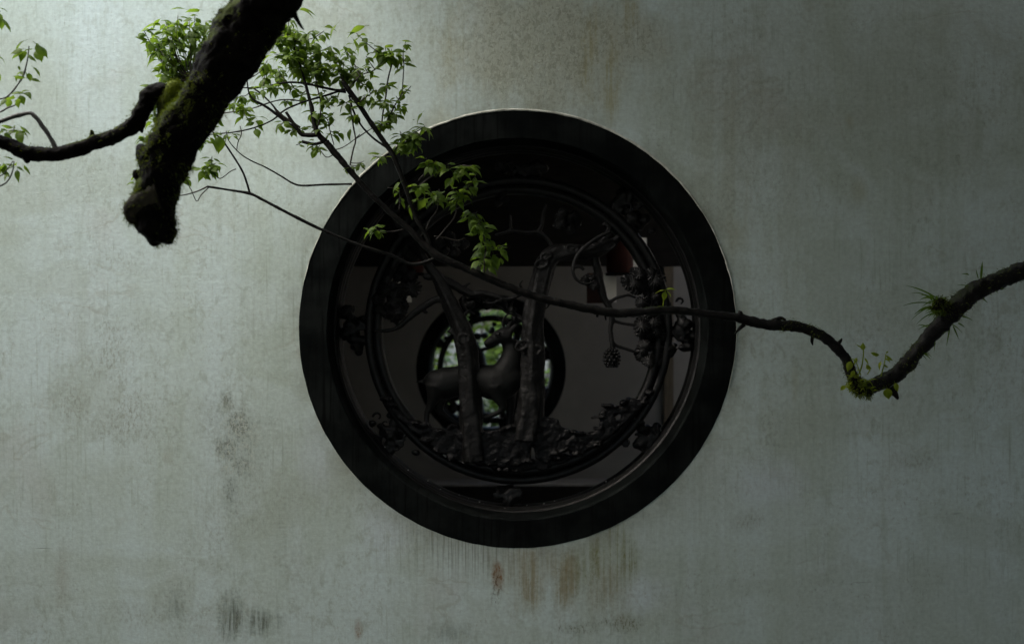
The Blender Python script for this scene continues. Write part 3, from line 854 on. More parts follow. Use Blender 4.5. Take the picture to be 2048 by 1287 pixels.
# deer: one body with remeshed skin, antlers as a part
b = MB()
yd = YS + 0.015
tube(b, pix([(850, 764, 9), (862, 762, 22), (882, 766, 33), (905, 764, 32), (930, 756, 27), (955, 757, 29), (985, 764, 36), (1008, 762, 36), (1026, 750, 28), (1038, 738, 16)], yd), 0.012, 16)
tube(b, pix([(1010, 748, 30), (1022, 722, 24), (1024, 700, 19), (1018, 682, 16)], yd), 0.012, 14)
tube(b, pix([(1024, 672, 15), (1010, 670, 17), (996, 674, 14), (984, 681, 10.5), (974, 687, 8.5), (969, 690, 6)], yd - 0.015), 0.008, 12)
tube(b, pix([(1020, 662, 5), (1030, 652, 6), (1038, 646, 2)], yd - 0.03), 0.006, 8)
tube(b, pix([(1014, 660, 5), (1020, 648, 6), (1026, 640, 2)], yd + 0.0), 0.006, 8)
tube(b, pix([(858, 764, 5), (846, 763, 4.5), (836, 763, 3), (830, 763, 2)], yd), 0.008, 8)
tube(b, pix([(872, 770, 24), (868, 792, 15), (860, 812, 8), (854, 826, 6.5), (853, 842, 6), (855, 856, 7), (850, 860, 7)], yd - 0.02), 0.008, 10)
tube(b, pix([(884, 775, 22), (880, 798, 14), (878, 818, 9), (892, 832, 6.5), (912, 846, 6), (926, 856, 6)], yd + 0.03), 0.008, 10)
tube(b, pix([(992, 770, 24), (996, 790, 15), (1004, 806, 10), (1006, 815, 7.5), (1000, 822, 6), (986, 829, 5.5), (972, 834, 6), (967, 838, 5)], yd - 0.03), 0.008, 10)
tube(b, pix([(1016, 768, 22), (1020, 800, 12), (1020, 825, 8), (1018, 850, 7), (1016, 862, 7)], yd + 0.025), 0.008, 10)
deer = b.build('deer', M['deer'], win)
md = deer.modifiers.new('remesh', 'REMESH'); md.mode = 'VOXEL'; md.voxel_size = 0.0055; md.use_smooth_shade = True
ms = deer.modifiers.new('smooth', 'SMOOTH'); ms.iterations = 6; ms.factor = 0.5
b = MB()
blob(b, P(997, 668, yd - 0.045), 3.2 * s_, 3 * s_, 2.8 * s_, 0.0, 1, 10, 7)
knot(b, 997, 668, 6.5, 5, yd - 0.040, 0.0, 1.2)
b.build('eye', M['carving'], deer)
b = MB()
tube(b, pix([(1012, 660, 3.2), (1006, 648, 2.8), (1008, 636, 2.2), (1016, 628, 1.4)], yd - 0.01), 0.006, 6)
tube(b, pix([(1007, 645, 2.2), (998, 638, 1.6), (996, 630, 1)], yd - 0.01), 0.006, 6)
b.build('antler', M['deer'], deer)

# rocks: jagged slabs cut to outline, with their holes
from mathutils.geometry import tessellate_polygon
def rock(parent, loops, y0, y1, vox=0.0052, crag=0.020, size=0.030):
    rnd_ = random.Random(int(loops[0][0][0]))
    b = MB()
    front, back, n = [], [], 0
    fs = []
    polys = []
    for lp in loops:
        fine = []
        for k in range(len(lp)):
            (xa, ya), (xb, yb) = lp[k], lp[(k + 1) % len(lp)]
            m_ = max(1, int(math.hypot(xb - xa, yb - ya) / 9))
            for q in range(m_):
                t = q / m_
                fine.append((xa + (xb - xa) * t + rnd_.uniform(-1.6, 1.6), ya + (yb - ya) * t + rnd_.uniform(-1.6, 1.6)))
        polys.append(fine)
    flat = [p for lp in polys for p in lp]
    tris = tessellate_polygon([[Vector((p[0], p[1], 0)) for p in lp] for lp in polys])
    N = len(flat)
    vs = [P(p[0], p[1], y0) for p in flat] + [P(p[0], p[1], y1) for p in flat]
    for t in tris:
        fs.append(tuple(t)); fs.append(tuple(q + N for q in reversed(t)))
    o_ = 0
    for lp in polys:
        L = len(lp)
        for k in range(L):
            a, c = o_ + k, o_ + (k + 1) % L
            fs.append((a, c, c + N, a + N))
        o_ += L
    b.add(vs, fs)
    # ledges standing proud of the slab
    xs = [p[0] for p in loops[0]]; ys_ = [p[1] for p in loops[0]]
    for k in range(int((max(xs) - min(xs)) / 11)):
        px, py = rnd_.choice(flat[:len(polys[0])])
        blob(b, P(px, py, y0 + 0.01), rnd_.uniform(7, 17) * S(y0), 0.022, rnd_.uniform(3, 7) * S(y0), 0.4, 30, 14, 10, k * 1.3, 0.5)
    return fuse(b.build('rock', M['rock'], parent), vox, 0, crag, size)
rock(win, [[(775, 800), (786, 818), (802, 826), (815, 838), (835, 846), (858, 853), (880, 860), (905, 855), (928, 862), (932, 900), (928, 926), (905, 917), (880, 904), (855, 887), (830, 864), (805, 845), (782, 818)]], YS - 0.03, YS + 0.04)
rock(win, [[(940, 866), (958, 864), (985, 860), (1010, 857), (1040, 851), (1060, 846), (1074, 850), (1066, 882), (1061, 900), (1060, 922), (1012, 936), (970, 929), (950, 916), (938, 890)]], YS - 0.03, YS + 0.04)
rock(win, [[(1068, 848), (1078, 837), (1087, 832), (1100, 833), (1115, 838), (1124, 853), (1143, 862), (1162, 865), (1181, 864), (1199, 857), (1203, 842), (1195, 834), (1198, 826), (1217, 811), (1241, 812), (1254, 795), (1266, 798), (1284, 801), (1296, 786), (1290, 806), (1270, 828), (1247, 850), (1224, 869), (1197, 888), (1170, 903), (1151, 908), (1147, 904), (1145, 898), (1128, 898), (1114, 896), (1111, 905), (1118, 914), (1095, 922), (1072, 918), (1069, 892)],
           [(1230, 834), (1233, 841), (1241, 838), (1244, 830), (1238, 827)]], YS - 0.035, YS + 0.04, 0.0045, 0.016, 0.022)
rock(win, [[(935, 906), (960, 914), (1000, 922), (1060, 917), (1110, 912), (1147, 910), (1130, 923), (1090, 935), (1040, 940), (990, 937), (952, 926)]], YS - 0.02, YS + 0.03)
b = MB()
rf2 = random.Random(9)
for k in range(34):
    a = R(rf2.uniform(215, 325)); rr = rf2.uniform(352, 371) * K * 1.04
    blob(b, (WC.x + rr * math.cos(a), rf2.uniform(0.19, 0.25), WC.z + rr * math.sin(a)), 0.0022 * rf2.uniform(0.4, 1.6), 0.0022, 0.0014 * rf2.uniform(0.4, 1.6), 0.4, 300, 6, 4)
blob(b, (WC.x + 0.655 * math.cos(R(-69)) , 0.235, WC.z + 0.648 * math.sin(R(-69))), 0.009, 0.006, 0.006, 0.4, 120, 10, 7)
fl = b.build('pale_fleck', M['chip'], win)
fl['kind'] = 'stuff'
b = MB()
blob(b, P(894, 909, YS - 0.012), 8 * s_, 0.004, 4 * s_, 0.5, 90, 10, 7)
cp = b.build('bare_chip', M['chip'], win)

# ------------------------------------------------------------------ the smaller window at the far side of the corridor
fwin = empty('round_window', (FC.x, FAR_Y + 0.1, FC.z - FR))
tag(fwin, 'small dark round window in the far corridor wall with green bushes showing through', 'window')
window_frame(fwin, FC.x, FC.z, FR - 0.002, 124 * S(FAR_Y), FAR_Y, 0.238, 0.7)
fy = FAR_Y + 0.17
fcc = P(982, 738, fy)
inner_ring(fwin, fcc.x, fcc.z, 108 * S(fy), 96 * S(fy), fy, 0.03)
for i in range(8):
    a = i * math.pi / 4 + 0.3
    bracket(fwin, 982 + 114 * math.cos(a), 738 - 114 * math.sin(a), 0, 0, fy + 0.01, 70 + i, 9, 13, 11)
ft = MB()
for ch in ([(960, 830, 11), (955, 780, 10), (965, 730, 9), (950, 690, 8), (925, 665, 6), (905, 650, 4)], [(1030, 835, 11), (1035, 770, 10), (1025, 710, 9), (1040, 660, 7), (1060, 650, 4)], [(955, 770, 6), (920, 765, 5), (895, 775, 4), (880, 770, 3)],
           [(1035, 760, 6), (1060, 750, 5), (1082, 765, 3)], [(960, 700, 5), (990, 690, 4), (1012, 672, 3)]):
    tube(ft, pix(ch, fy), 0.02, 8, 0.2, 30)
for (px, py, r) in scatter(950, 660, 40, 14, 12, 5, 9, 31) + scatter(1000, 655, 40, 10, 9, 5, 9, 32) + scatter(900, 810, 26, 20, 10, 7, 12, 33) + scatter(970, 830, 60, 12, 14, 6, 12, 34) + scatter(1010, 800, 26, 26, 9, 6, 10, 35):
    blob(ft, P(px, py, fy), r * S(fy), 0.02, r * S(fy) * 0.8, 0.3, 25, 9, 6, px)
ft.build('carved_tree', M['carving'], fwin)

# bushes beyond the far window
def bush(cx, cy, cz, rx, ry, rz, n, seed, label):
    rnd = random.Random(seed)
    t = empty('bush', (cx, cy, 0))
    tag(t, label, 'bush', 'bushes beyond the far window')
    b = MB()
    while n > 0:
        u, v, w = rnd.uniform(-1, 1), rnd.uniform(-1, 1), rnd.uniform(-1, 1)
        if u * u + v * v + w * w > 1: continue
        if mnoise.noise(Vector((u * 3, v * 3, w * 3 + seed))) < -0.12: continue
        n -= 1
        c = Vector((cx + u * rx, cy + v * ry, cz + w * rz))
        a = rnd.uniform(0, 6.28); L = rnd.uniform(0.07, 0.13)
        d = Vector((math.cos(a), math.sin(a), rnd.uniform(-0.8, 0.3))).normalized()
        q = d.cross(Vector((rnd.uniform(-.4, .4), rnd.uniform(-.4, .4), 1))).normalized() * L * 0.36
        b.add([c, c + d * L * 0.45 + q, c + d * L, c + d * L * 0.45 - q], [(0, 1, 2, 3)])
    b.build('crown', M['bush'], t, smooth=False)
    b = MB()
    for i in range(5):
        a = i * 1.3
        tube(b, [(Vector((cx + 0.05 * math.cos(a), cy + 0.05 * math.sin(a), 0)), 0.02), (Vector((cx + 0.3 * rx * math.cos(a), cy + 0.3 * ry * math.sin(a), cz * 0.6)), 0.014), (Vector((cx + 0.6 * rx * math.cos(a), cy + 0.6 * ry * math.sin(a), cz + rz * 0.4)), 0.006)], 0.15, 6)
    b.build('trunk', M['twig'], t)
bush(-0.75, 6.3, 1.25, 0.9, 0.7, 1.2, 2600, 5, 'green bush seen through the left half of the far window')
bush(0.1, 8.6, 1.6, 2.6, 0.9, 2.0, 7000, 8, 'tall green bush standing farther off behind the other two bushes')
bush(1.35, 7.0, 1.3, 1.0, 0.7, 1.3, 2800, 9, 'green bush at the right edge of the far window view')
bush(0.55, 6.1, 1.2, 0.9, 0.7, 1.3, 3200, 6, 'green bush seen through the right half of the far window')

# ------------------------------------------------------------------ leaves
def leaf_mesh(name, width, droop, fold, seed):
    rnd = random.Random(seed)
    nl = 8
    prof = [0.0, 0.20, 0.285, 0.31, 0.295, 0.24, 0.155, 0.055, 0.0]
    vs, fs = [], []
    for i in range(nl + 1):
        t = i / nl
        z = -droop * t * t + 0.06 * math.sin(t * 3.1)
        w = prof[i] * width
        wob = 0.02 * math.sin(t * 9 + seed)
        x = t * (1 - 0.12 * droop * t)
        vs += [(x, w, z + fold * w + wob * (w > 0)), (x, w * 0.5, z + fold * w * 0.38), (x, 0, z), (x, -w * 0.5, z + fold * w * 0.38), (x, -w, z + fold * w - wob * (w > 0))]
    for i in range(nl):
        for k in range(4):
            a = i * 5 + k
            fs.append((a, a + 5, a + 6, a + 1))
    b = MB()
    # petiole
    b.add(vs, fs)
    pv = [(-0.24, 0.010, 0.02), (-0.24, -0.010, 0.02), (0.02, 0.012, 0.0), (0.02, -0.012, 0.0), (-0.24, 0, 0.036), (0.02, 0, 0.018)]
    b.add(pv, [(0, 1, 3, 2), (1, 4, 5, 3), (4, 0, 2, 5)])
    me = b.mesh(name)
    return me
LEAF = [leaf_mesh('leaf_blade', 1.0, 0.42, -0.35, 1), leaf_mesh('leaf_blade', 0.90, 0.60, -0.25, 2), leaf_mesh('leaf_blade', 1.08, 0.32, -0.5, 3), leaf_mesh('leaf_blade', 0.82, 0.75, -0.30, 4), leaf_mesh('leaf_blade', 0.95, 0.25, 0.3, 5)]
for me in LEAF: me.materials.append(M['leaf'])
LEAF_PALE = [me.copy() for me in LEAF[:3]]
for me in LEAF_PALE:
    me.materials.clear(); me.materials.append(M['leaf_pale'])

def orient(base, d, roll, L):
    d = d.normalized()
    up = Vector((0, -0.22, 1.0))
    if abs(d.z) > 0.85: up = Vector((0.0, -1.0, 0.3))
    n = up - d * up.dot(d); n.normalize()
    y = n.cross(d)
    q = Matrix.Rotation(roll, 3, d)
    n = q @ n; y = q @ y
    m = Matrix(((d.x * L, y.x * L, n.x * L, base.x), (d.y * L, y.y * L, n.y * L, base.y), (d.z * L, y.z * L, n.z * L, base.z), (0, 0, 0, 1)))
    return m

class Leaves:
    """Collects leaf placements for one branch, then builds the 300 largest as parts and the rest as one part."""
    def __init__(self): self.items = []
    def put(self, base, d, roll, L, meshes): self.items.append((L, orient(base, d, roll, L), random.choice(meshes)))
    def build(self, parent, name='leaf', cap=300):
        self.items.sort(key=lambda q: -q[0])
        rl = root_loc(parent)
        for L, m, me in self.items[:cap]:
            o = bpy.data.objects.new(name, me)
            COL.objects.link(o)
            o.parent = parent
            o.matrix_parent_inverse = Matrix.Translation(-rl)
            o.matrix_basis = m
        rest = self.items[cap:]
        if rest:
            b = MB()
            for L, m, me in rest:
                b.add([m @ v.co for v in me.vertices], [tuple(p.vertices) for p in me.polygons])
            o = b.build('foliage', rest[0][2].materials[0], parent)
            o['kind'] = 'stuff'

def rosette(lv, rnd, c, n, Lpx, y, meshes=LEAF, down=(-48, 22), spread=10, stem=None):
    s = S(y)
    a0 = rnd.uniform(0, 6.28)
    for i in range(n):
        a = a0 + i * 2.4 + rnd.uniform(-0.4, 0.4)
        pt = R(rnd.uniform(*down))
        d = Vector((math.cos(a) * math.cos(pt), math.sin(a) * math.cos(pt) * 0.8, math.sin(pt)))
        L = Lpx * s * rnd.uniform(0.72, 1.12)
        off = rnd.uniform(0, spread) * s
        if stem is not None:
            base = c - stem * off * 2.2
        else:
            base = c + Vector((0, 0, -off * 1.4))
        base = base + d * L * 0.22
        lv.put(base, d, rnd.uniform(-0.55, 0.55), L, meshes)

def leaf_px(lv, bx, by, tx, ty, y, roll=0.0, dy=0.0, meshes=LEAF):
    a, t = P(bx, by, y), P(tx, ty, y + dy)
    L = (t - a).length
    lv.put(a, t - a, roll, L * (0.8 if L > 38 * S(y) else 1.0), meshes)

# ------------------------------------------------------------------ the long leafy branch crossing the window
YB = -0.62
br = empty('leafy_branch', P(1460, 636, YB))
tag(br, 'long thin tree branch crossing the round window, with small green leaves at its upper end', 'branch')
main = [(3300, 250, 34), (2900, 330, 30), (2500, 440, 25), (2210, 500, 20), (2120, 520, 18.5), (2048, 541, 17.5), (1985, 566, 17.5), (1940, 590, 19.5), (1905, 622, 20), (1872, 660, 16.5), (1832, 706, 15), (1800, 742, 15.5), (1765, 764, 15), (1732, 774, 14), (1712, 764, 12.5), (1700, 738, 11.5), (1688, 712, 11), (1662, 684, 11.5), (1628, 664, 11), (1590, 652, 12), (1545, 650, 11.5),
        (1500, 642, 11), (1470, 634, 10), (1420, 628, 9), (1350, 620, 9), (1300, 622, 9.2), (1240, 626, 9.8), (1190, 620, 9.6), (1140, 609, 9), (1085, 597, 9), (1040, 582, 8.5), (990, 562, 8), (930, 536, 8), (878, 513, 9), (848, 488, 7.5), (815, 455, 6.5), (780, 425, 6), (742, 388, 6), (705, 347, 6.5), (675, 312, 7), (652, 284, 7.5)]
main = [(q[0], q[1], q[2] * (0.88 if q[0] < 1690 else 1.0)) for q in main]
b = MB(); tube(b, pix(main, YB), 0.006, 22, 0.20, 42, 0.03, 5, True, 1.0, 0.06, 0.7)
limb = b.build('limb', M['bark'], br)
STEMS = []
def stem(chain, m='twig', name='twig', seg=7, amp=0.14, node=0.35, y=YB, parent=None):
    b = MB()
    c = tube(b, pix([(q[0], q[1], q[2] * 0.82) for q in chain], y), 0.010, seg, amp, 60, 0, 5, True, chain[0][0], node)
    STEMS.extend([p for p, r in c])
    return b.build(name, M[m], parent or br)
stem([(652, 284, 7.5), (636, 268, 7), (628, 245, 5.5), (624, 218, 5), (617, 190, 4.2), (606, 150, 3), (592, 105, 2.4), (575, 70, 1.8)], 'bark')
stem([(862, 500, 5), (852, 470, 5.4), (834, 438, 5.5), (820, 400, 5.8), (803, 352, 6), (786, 310, 6.6), (770, 286, 6.2), (742, 246, 6), (716, 206, 6.4), (697, 180, 7), (686, 163, 5.5)], 'bark')
stem([(875, 514, 4.6), (845, 526, 4.2), (818, 527, 4.2), (785, 511, 3.8), (720, 490, 3.6), (660, 466, 3.6), (618, 447, 4.2), (565, 420, 3.4), (525, 399, 3.4), (500, 387, 3.6), (460, 380, 2.7), (415, 373, 2.8)], 'bark')
stem([(415, 373, 2.2), (390, 384, 1.6), (360, 391, 1.5), (310, 395, 1.0)])
stem([(417, 375, 1.4), (402, 390, 1.2), (393, 402, 1.2), (380, 375, 1), (360, 345, 0.9)])
stem([(500, 387, 2.8), (486, 345, 2.5), (463, 307, 2.2), (444, 280, 2), (425, 264, 2)], 'bark')
stem([(472, 338, 1.4), (462, 342, 1.2), (440, 357, 1.2), (428, 345, 1), (424, 330, 1)])
stem([(704, 368, 2.7), (650, 369, 2.5), (605, 371, 2.5), (585, 366, 2.3), (562, 352, 2), (532, 335, 1.8), (500, 320, 1.6), (478, 305, 1.4), (458, 282, 1.2), (452, 262, 1)], 'bark')
stem([(473, 302, 1.2), (476, 284, 1.2), (483, 268, 1.2), (480, 252, 1)])
stem([(692, 184, 3.6), (650, 176, 3.2), (610, 167, 2.8), (575, 165, 2.5), (540, 171, 2.2), (508, 176, 2), (470, 174, 1.6), (420, 168, 1.2), (380, 162, 1)], 'bark')
stem([(690, 178, 3), (655, 190, 2.6), (610, 203, 2.4), (570, 220, 2.2), (545, 240, 2), (510, 255, 1.8), (470, 264, 1.6), (430, 268, 1.4), (395, 272, 1)], 'bark')
stem([(610, 203, 1.6), (560, 200, 1.6), (500, 218, 1.5), (450, 226, 1.3), (420, 232, 1)])
stem([(636, 270, 5), (612, 270, 5.5), (600, 266, 5), (585, 244, 4), (572, 224, 3.6)], 'bark')
stem([(646, 284, 4), (628, 288, 3.6), (604, 283, 4.2)], 'bark')
stem([(600, 262, 4), (575, 246, 3.8), (555, 230, 3.6), (530, 212, 3.4), (508, 200, 3), (498, 186, 2), (494, 160, 1.5)], 'bark')
stem([(600, 255, 3), (560, 228, 3), (545, 210, 2.2), (525, 190, 2), (506, 176, 1.8)])
stem([(698, 190, 2.4), (706, 220, 2.4), (722, 250, 2.5), (745, 275, 2.6), (775, 296, 3)], 'bark')
stem([(700, 330, 2), (706, 300, 2), (711, 280, 2), (706, 250, 1.8), (702, 220, 1.5), (704, 195, 1.2)])
stem([(711, 278, 1.4), (735, 262, 1.3), (746, 256, 1.2)])
stem([(762, 262, 2), (766, 225, 2), (772, 190, 1.9), (776, 158, 1.8), (784, 128, 1.6)])
stem([(772, 248, 1.6), (790, 210, 1.6), (803, 188, 1.5), (806, 160, 1.4), (808, 128, 1.2)])
stem([(800, 190, 1.1), (815, 180, 1), (822, 172, 0.8)])
stem([(716, 206, 1.6), (735, 192, 1.4), (752, 182, 1.2)])
stem([(697, 178, 1.6), (720, 152, 1.5), (745, 142, 1.4), (762, 130, 1.2), (774, 116, 1)])
stem([(672, 305, 1.6), (662, 312, 1.4), (652, 314, 1.3), (640, 300, 1.1), (630, 286, 1)])
stem([(668, 300, 1.4), (685, 295, 1.2), (705, 282, 1.1), (720, 268, 1)])
stem([(632, 262, 2), (640, 236, 1.8), (641, 205, 1.6), (636, 180, 1.4), (630, 150, 1.2)])
stem([(668, 290, 1.3), (660, 262, 1.2), (655, 240, 1.2), (640, 225, 1)])
stem([(785, 308, 2), (800, 285, 1.8), (815, 272, 1.4), (835, 262, 1.2)])
stem([(836, 362, 1.8), (850, 345, 1.6), (858, 328, 1.4)])
stem([(838, 372, 1.6), (865, 352, 1.5), (900, 338, 1.3), (925, 330, 1)])
stem([(852, 460, 1.8), (860, 440, 1.7), (874, 420, 1.6), (877, 398, 1.4)])
stem([(872, 480, 1.8), (890, 458, 1.6), (910, 432, 1.6), (915, 400, 1.4), (935, 375, 1.2)])
stem([(868, 472, 1.6), (890, 475, 1.5), (915, 481, 1.4), (930, 475, 1)])
stem([(968, 552, 2), (969, 520, 1.9), (971, 490, 1.8), (962, 455, 1.6), (950, 425, 1.3)])
stem([(972, 502, 1.2), (990, 498, 1), (1010, 490, 0.9)])
stem([(808, 458, 1.6), (790, 462, 1.4), (765, 463, 1.2), (750, 458, 1)])
stem([(798, 420, 1.4), (800, 400, 1.2), (797, 380, 1), (775, 375, 0.9)])
stem([(556, 418, 0.8), (556, 414, 0.8)])
LIMB_X = P(1560, 0, YB).x
# small snags on the limb
for ch in ([(1482, 636, 6), (1480, 624, 5), (1486, 630, 2)], [(1488, 648, 5), (1476, 660, 3), (1470, 667, 2)], [(1545, 642, 5), (1560, 636, 4), (1572, 640, 2)], [(1675, 690, 5), (1682, 680, 3), (1684, 676, 1)], [(1625, 668, 5), (1624, 682, 3), (1626, 690, 1)], [(1196, 624, 4), (1194, 634, 2)], [(1100, 598, 4), (1096, 612, 2), (1090, 618, 1)], [(1045, 580, 4), (1040, 568, 2), (1046, 560, 1)], [(1210, 626, 3), (1212, 640, 1.5)], [(1780, 775, 9), (1792, 790, 6), (1796, 798, 2)], [(740, 388, 3), (748, 398, 2), (756, 402, 1)]):
    b = MB(); tube(b, pix(ch, YB), 0.006, 7, 0.3, 60)
    b.build('snag', M['bark'], br)

rnd = random.Random(21)
lv = Leaves()
def twig_to(c, y):
    """thin shoot from the nearest stem to a leaf tuft"""
    best = min(STEMS, key=lambda p: (p - c).length + 0.5 * max(0.0, p.z - c.z))
    d = (best - c).length
    if d < 0.012: return (c - best).normalized() if d > 1e-4 else Vector((0, 0, 1))
    midp = best.lerp(c, 0.55) + Vector((rnd.uniform(-.1, .1) * d, rnd.uniform(-.15, .15) * d, -0.08 * d))
    b = MB()
    tube(b, [(best, 0.0016), (midp, 0.0014), (c, 0.0009)], 0.012, 5, 0.1, 60)
    b.build('shoot', M['twig'], br)
    return (c - midp).normalized()
# tufts: (px, py, leaves, leaf length px, depth offset)
TUFTS = [
    # behind and left of the thick bough
    (345, 45, 6, 30, .05), (378, 40, 6, 28, 0), (402, 48, 5, 26, .1), (330, 62, 6, 30, -.05), (358, 78, 7, 30, .08), (392, 76, 6, 28, .02), (322, 92, 6, 28, .1), (350, 108, 7, 30, 0), (385, 110, 7, 28, .1), (412, 100, 4, 26, .12),
    (340, 128, 6, 28, .05), (372, 138, 6, 28, .1), (332, 150, 5, 28, .1), (400, 132, 5, 26, .05), (388, 165, 5, 26, .1), (318, 140, 4, 26, .0), (430, 52, 4, 20, .1), (446, 44, 3, 18, .1), (305, 225, 4, 22, .1), (302, 250, 4, 22, .1), (286, 272, 5, 22, .1), (372, 188, 4, 22, .1), (266, 345, 4, 20, .05), (272, 365, 3, 20, .05),
    (300, 60, 4, 28, .06), (312, 75, 5, 28, .1), (342, 70, 5, 28, 0), (318, 115, 5, 28, .05), (335, 108, 5, 26, .0), (365, 120, 5, 28, .05), (398, 95, 5, 26, .05), (410, 62, 5, 24, .1), (422, 80, 5, 24, .08), (300, 170, 4, 26, .1), (318, 175, 5, 26, .1), (345, 155, 6, 28, .05), (365, 168, 5, 26, .1), (310, 200, 4, 24, .1), (405, 150, 5, 24, .05), (362, 58, 5, 28, .1), (385, 60, 5, 26, .1),
    (288, 62, 4, 30, .0), (296, 88, 4, 30, .05), (310, 98, 5, 30, 0), (330, 40, 4, 28, .05), (356, 30, 5, 28, .0), (390, 30, 4, 28, .05), (412, 42, 4, 26, .0), (290, 205, 4, 26, .1), (296, 270, 4, 26, .05), (308, 240, 4, 26, .08), (278, 300, 3, 24, .1), (325, 185, 5, 26, .1), (352, 145, 5, 28, .0),
    # right of the thick bough
    (535, 65, 5, 28, .1), (560, 75, 5, 28, 0), (585, 78, 5, 28, .05), (610, 90, 5, 28, .1), (535, 120, 5, 28, .08), (565, 150, 5, 26, .05), (610, 105, 5, 28, 0), (630, 135, 5, 28, .05), (645, 105, 5, 28, .05), (672, 110, 5, 28, .05), (650, 185, 4, 24, .05), (672, 195, 4, 24, .05), (530, 145, 4, 26, .05), (700, 145, 5, 26, .0),
    (558, 52, 6, 28, .05), (578, 35, 5, 26, 0), (596, 62, 6, 28, .1), (545, 82, 6, 30, .05), (572, 92, 7, 28, .1), (598, 96, 6, 28, 0), (548, 108, 6, 30, 0), (580, 118, 6, 26, .05), (610, 122, 6, 32, -.02), (556, 135, 6, 30, .1), (592, 142, 6, 26, .1), (620, 150, 5, 24, .05),
    (628, 60, 5, 28, .0), (648, 62, 4, 28, .05), (630, 85, 5, 28, .1), (662, 92, 5, 28, .0), (688, 92, 5, 26, .05), (640, 122, 7, 30, 0), (662, 128, 8, 30, -.03), (688, 122, 7, 28, .05), (708, 128, 6, 26, .05), (655, 146, 6, 28, .05), (684, 142, 6, 28, .0), (712, 66, 4, 26, 0), (732, 112, 3, 22, 0), (730, 132, 4, 28, 0), (640, 160, 4, 24, .05), (718, 158, 5, 24, .05), (740, 168, 4, 22, .1),
    (512, 172, 4, 24, .05), (528, 160, 4, 24, .0), (552, 175, 5, 26, .05), (590, 178, 5, 24, .05), (605, 190, 4, 24, .1), (638, 205, 5, 26, 0), (630, 225, 4, 28, .02), (652, 230, 4, 24, 0), (505, 200, 4, 22, .05), (480, 192, 4, 24, .05), (468, 205, 4, 24, .0), (575, 200, 4, 22, .1),
    (490, 232, 5, 28, 0), (560, 252, 4, 28, 0), (580, 262, 4, 26, .05), (600, 258, 3, 22, 0), (622, 252, 4, 24, 0), (640, 290, 4, 22, 0), (625, 295, 3, 22, 0), (592, 290, 3, 20, 0), (668, 225, 4, 26, 0), (690, 205, 5, 24, .05), (702, 232, 5, 24, 0), (710, 200, 4, 26, 0), (680, 262, 3, 24, 0), (510, 262, 4, 28, 0), (455, 262, 3, 24, 0), (420, 258, 3, 24, .0), (435, 240, 3, 22, .05),
    # below the bough
    (424, 312, 5, 26, 0), (432, 326, 5, 30, 0), (412, 288, 3, 24, 0), (392, 296, 3, 22, 0), (375, 335, 4, 26, 0), (372, 352, 3, 22, 0),
    # right hand shoots
    (783, 98, 7, 36, 0), (770, 92, 4, 30, .03), (806, 108, 4, 30, 0), (812, 80, 2, 22, 0), (772, 168, 4, 28, 0), (762, 178, 4, 24, .05), (752, 200, 4, 24, 0), (770, 205, 4, 24, .05), (780, 220, 5, 26, 0), (792, 192, 4, 22, 0), (806, 176, 3, 22, 0), (765, 245, 5, 24, 0), (780, 248, 5, 24, .05), (795, 232, 4, 24, 0), (738, 180, 4, 24, 0), (728, 190, 3, 24, .05),
    (800, 262, 6, 28, 0), (818, 266, 7, 30, 0), (838, 270, 6, 30, 0), (850, 252, 4, 30, 0), (816, 288, 6, 28, 0), (835, 292, 5, 30, 0), (802, 300, 4, 26, 0), (745, 312, 3, 26, 0), (728, 322, 3, 20, 0), (718, 330, 3, 20, 0),
    # in front of the window
    (852, 315, 5, 30, 0), (872, 322, 6, 32, 0), (895, 326, 4, 32, 0), (922, 330, 6, 32, 0), (945, 330, 7, 34, 0), (952, 348, 6, 32, 0), (936, 362, 5, 30, 0), (838, 372, 6, 30, 0), (860, 378, 6, 32, 0), (878, 378, 7, 34, 0), (902, 376, 7, 34, 0), (922, 382, 6, 32, 0), (848, 395, 4, 34, 0), (905, 395, 4, 28, 0),
    (938, 424, 6, 32, 0), (955, 422, 6, 32, 0), (962, 440, 5, 28, 0), (945, 450, 5, 32, 0), (970, 462, 5, 28, 0), (978, 478, 6, 28, 0), (962, 490, 5, 28, 0), (985, 492, 5, 26, 0), (1006, 492, 4, 26, 0), (965, 510, 5, 30, 0), (982, 515, 3, 30, 0), (958, 525, 3, 28, 0),
    (752, 450, 4, 28, 0), (738, 460, 4, 26, 0), (790, 372, 2, 24, 0),
]
for (px, py, n, L, dy) in TUFTS:
    y = YB + dy + rnd.uniform(-0.03, 0.05)
    c = P(px, py, y)
    st = twig_to(c, y)
    rosette(lv, rnd, c, n + (7 if px < 450 and py < 240 else (9 if px < 850 and py < 330 else 2) if n > 4 else 4), L * 0.80, y, LEAF, (-46, 24), 15, st)
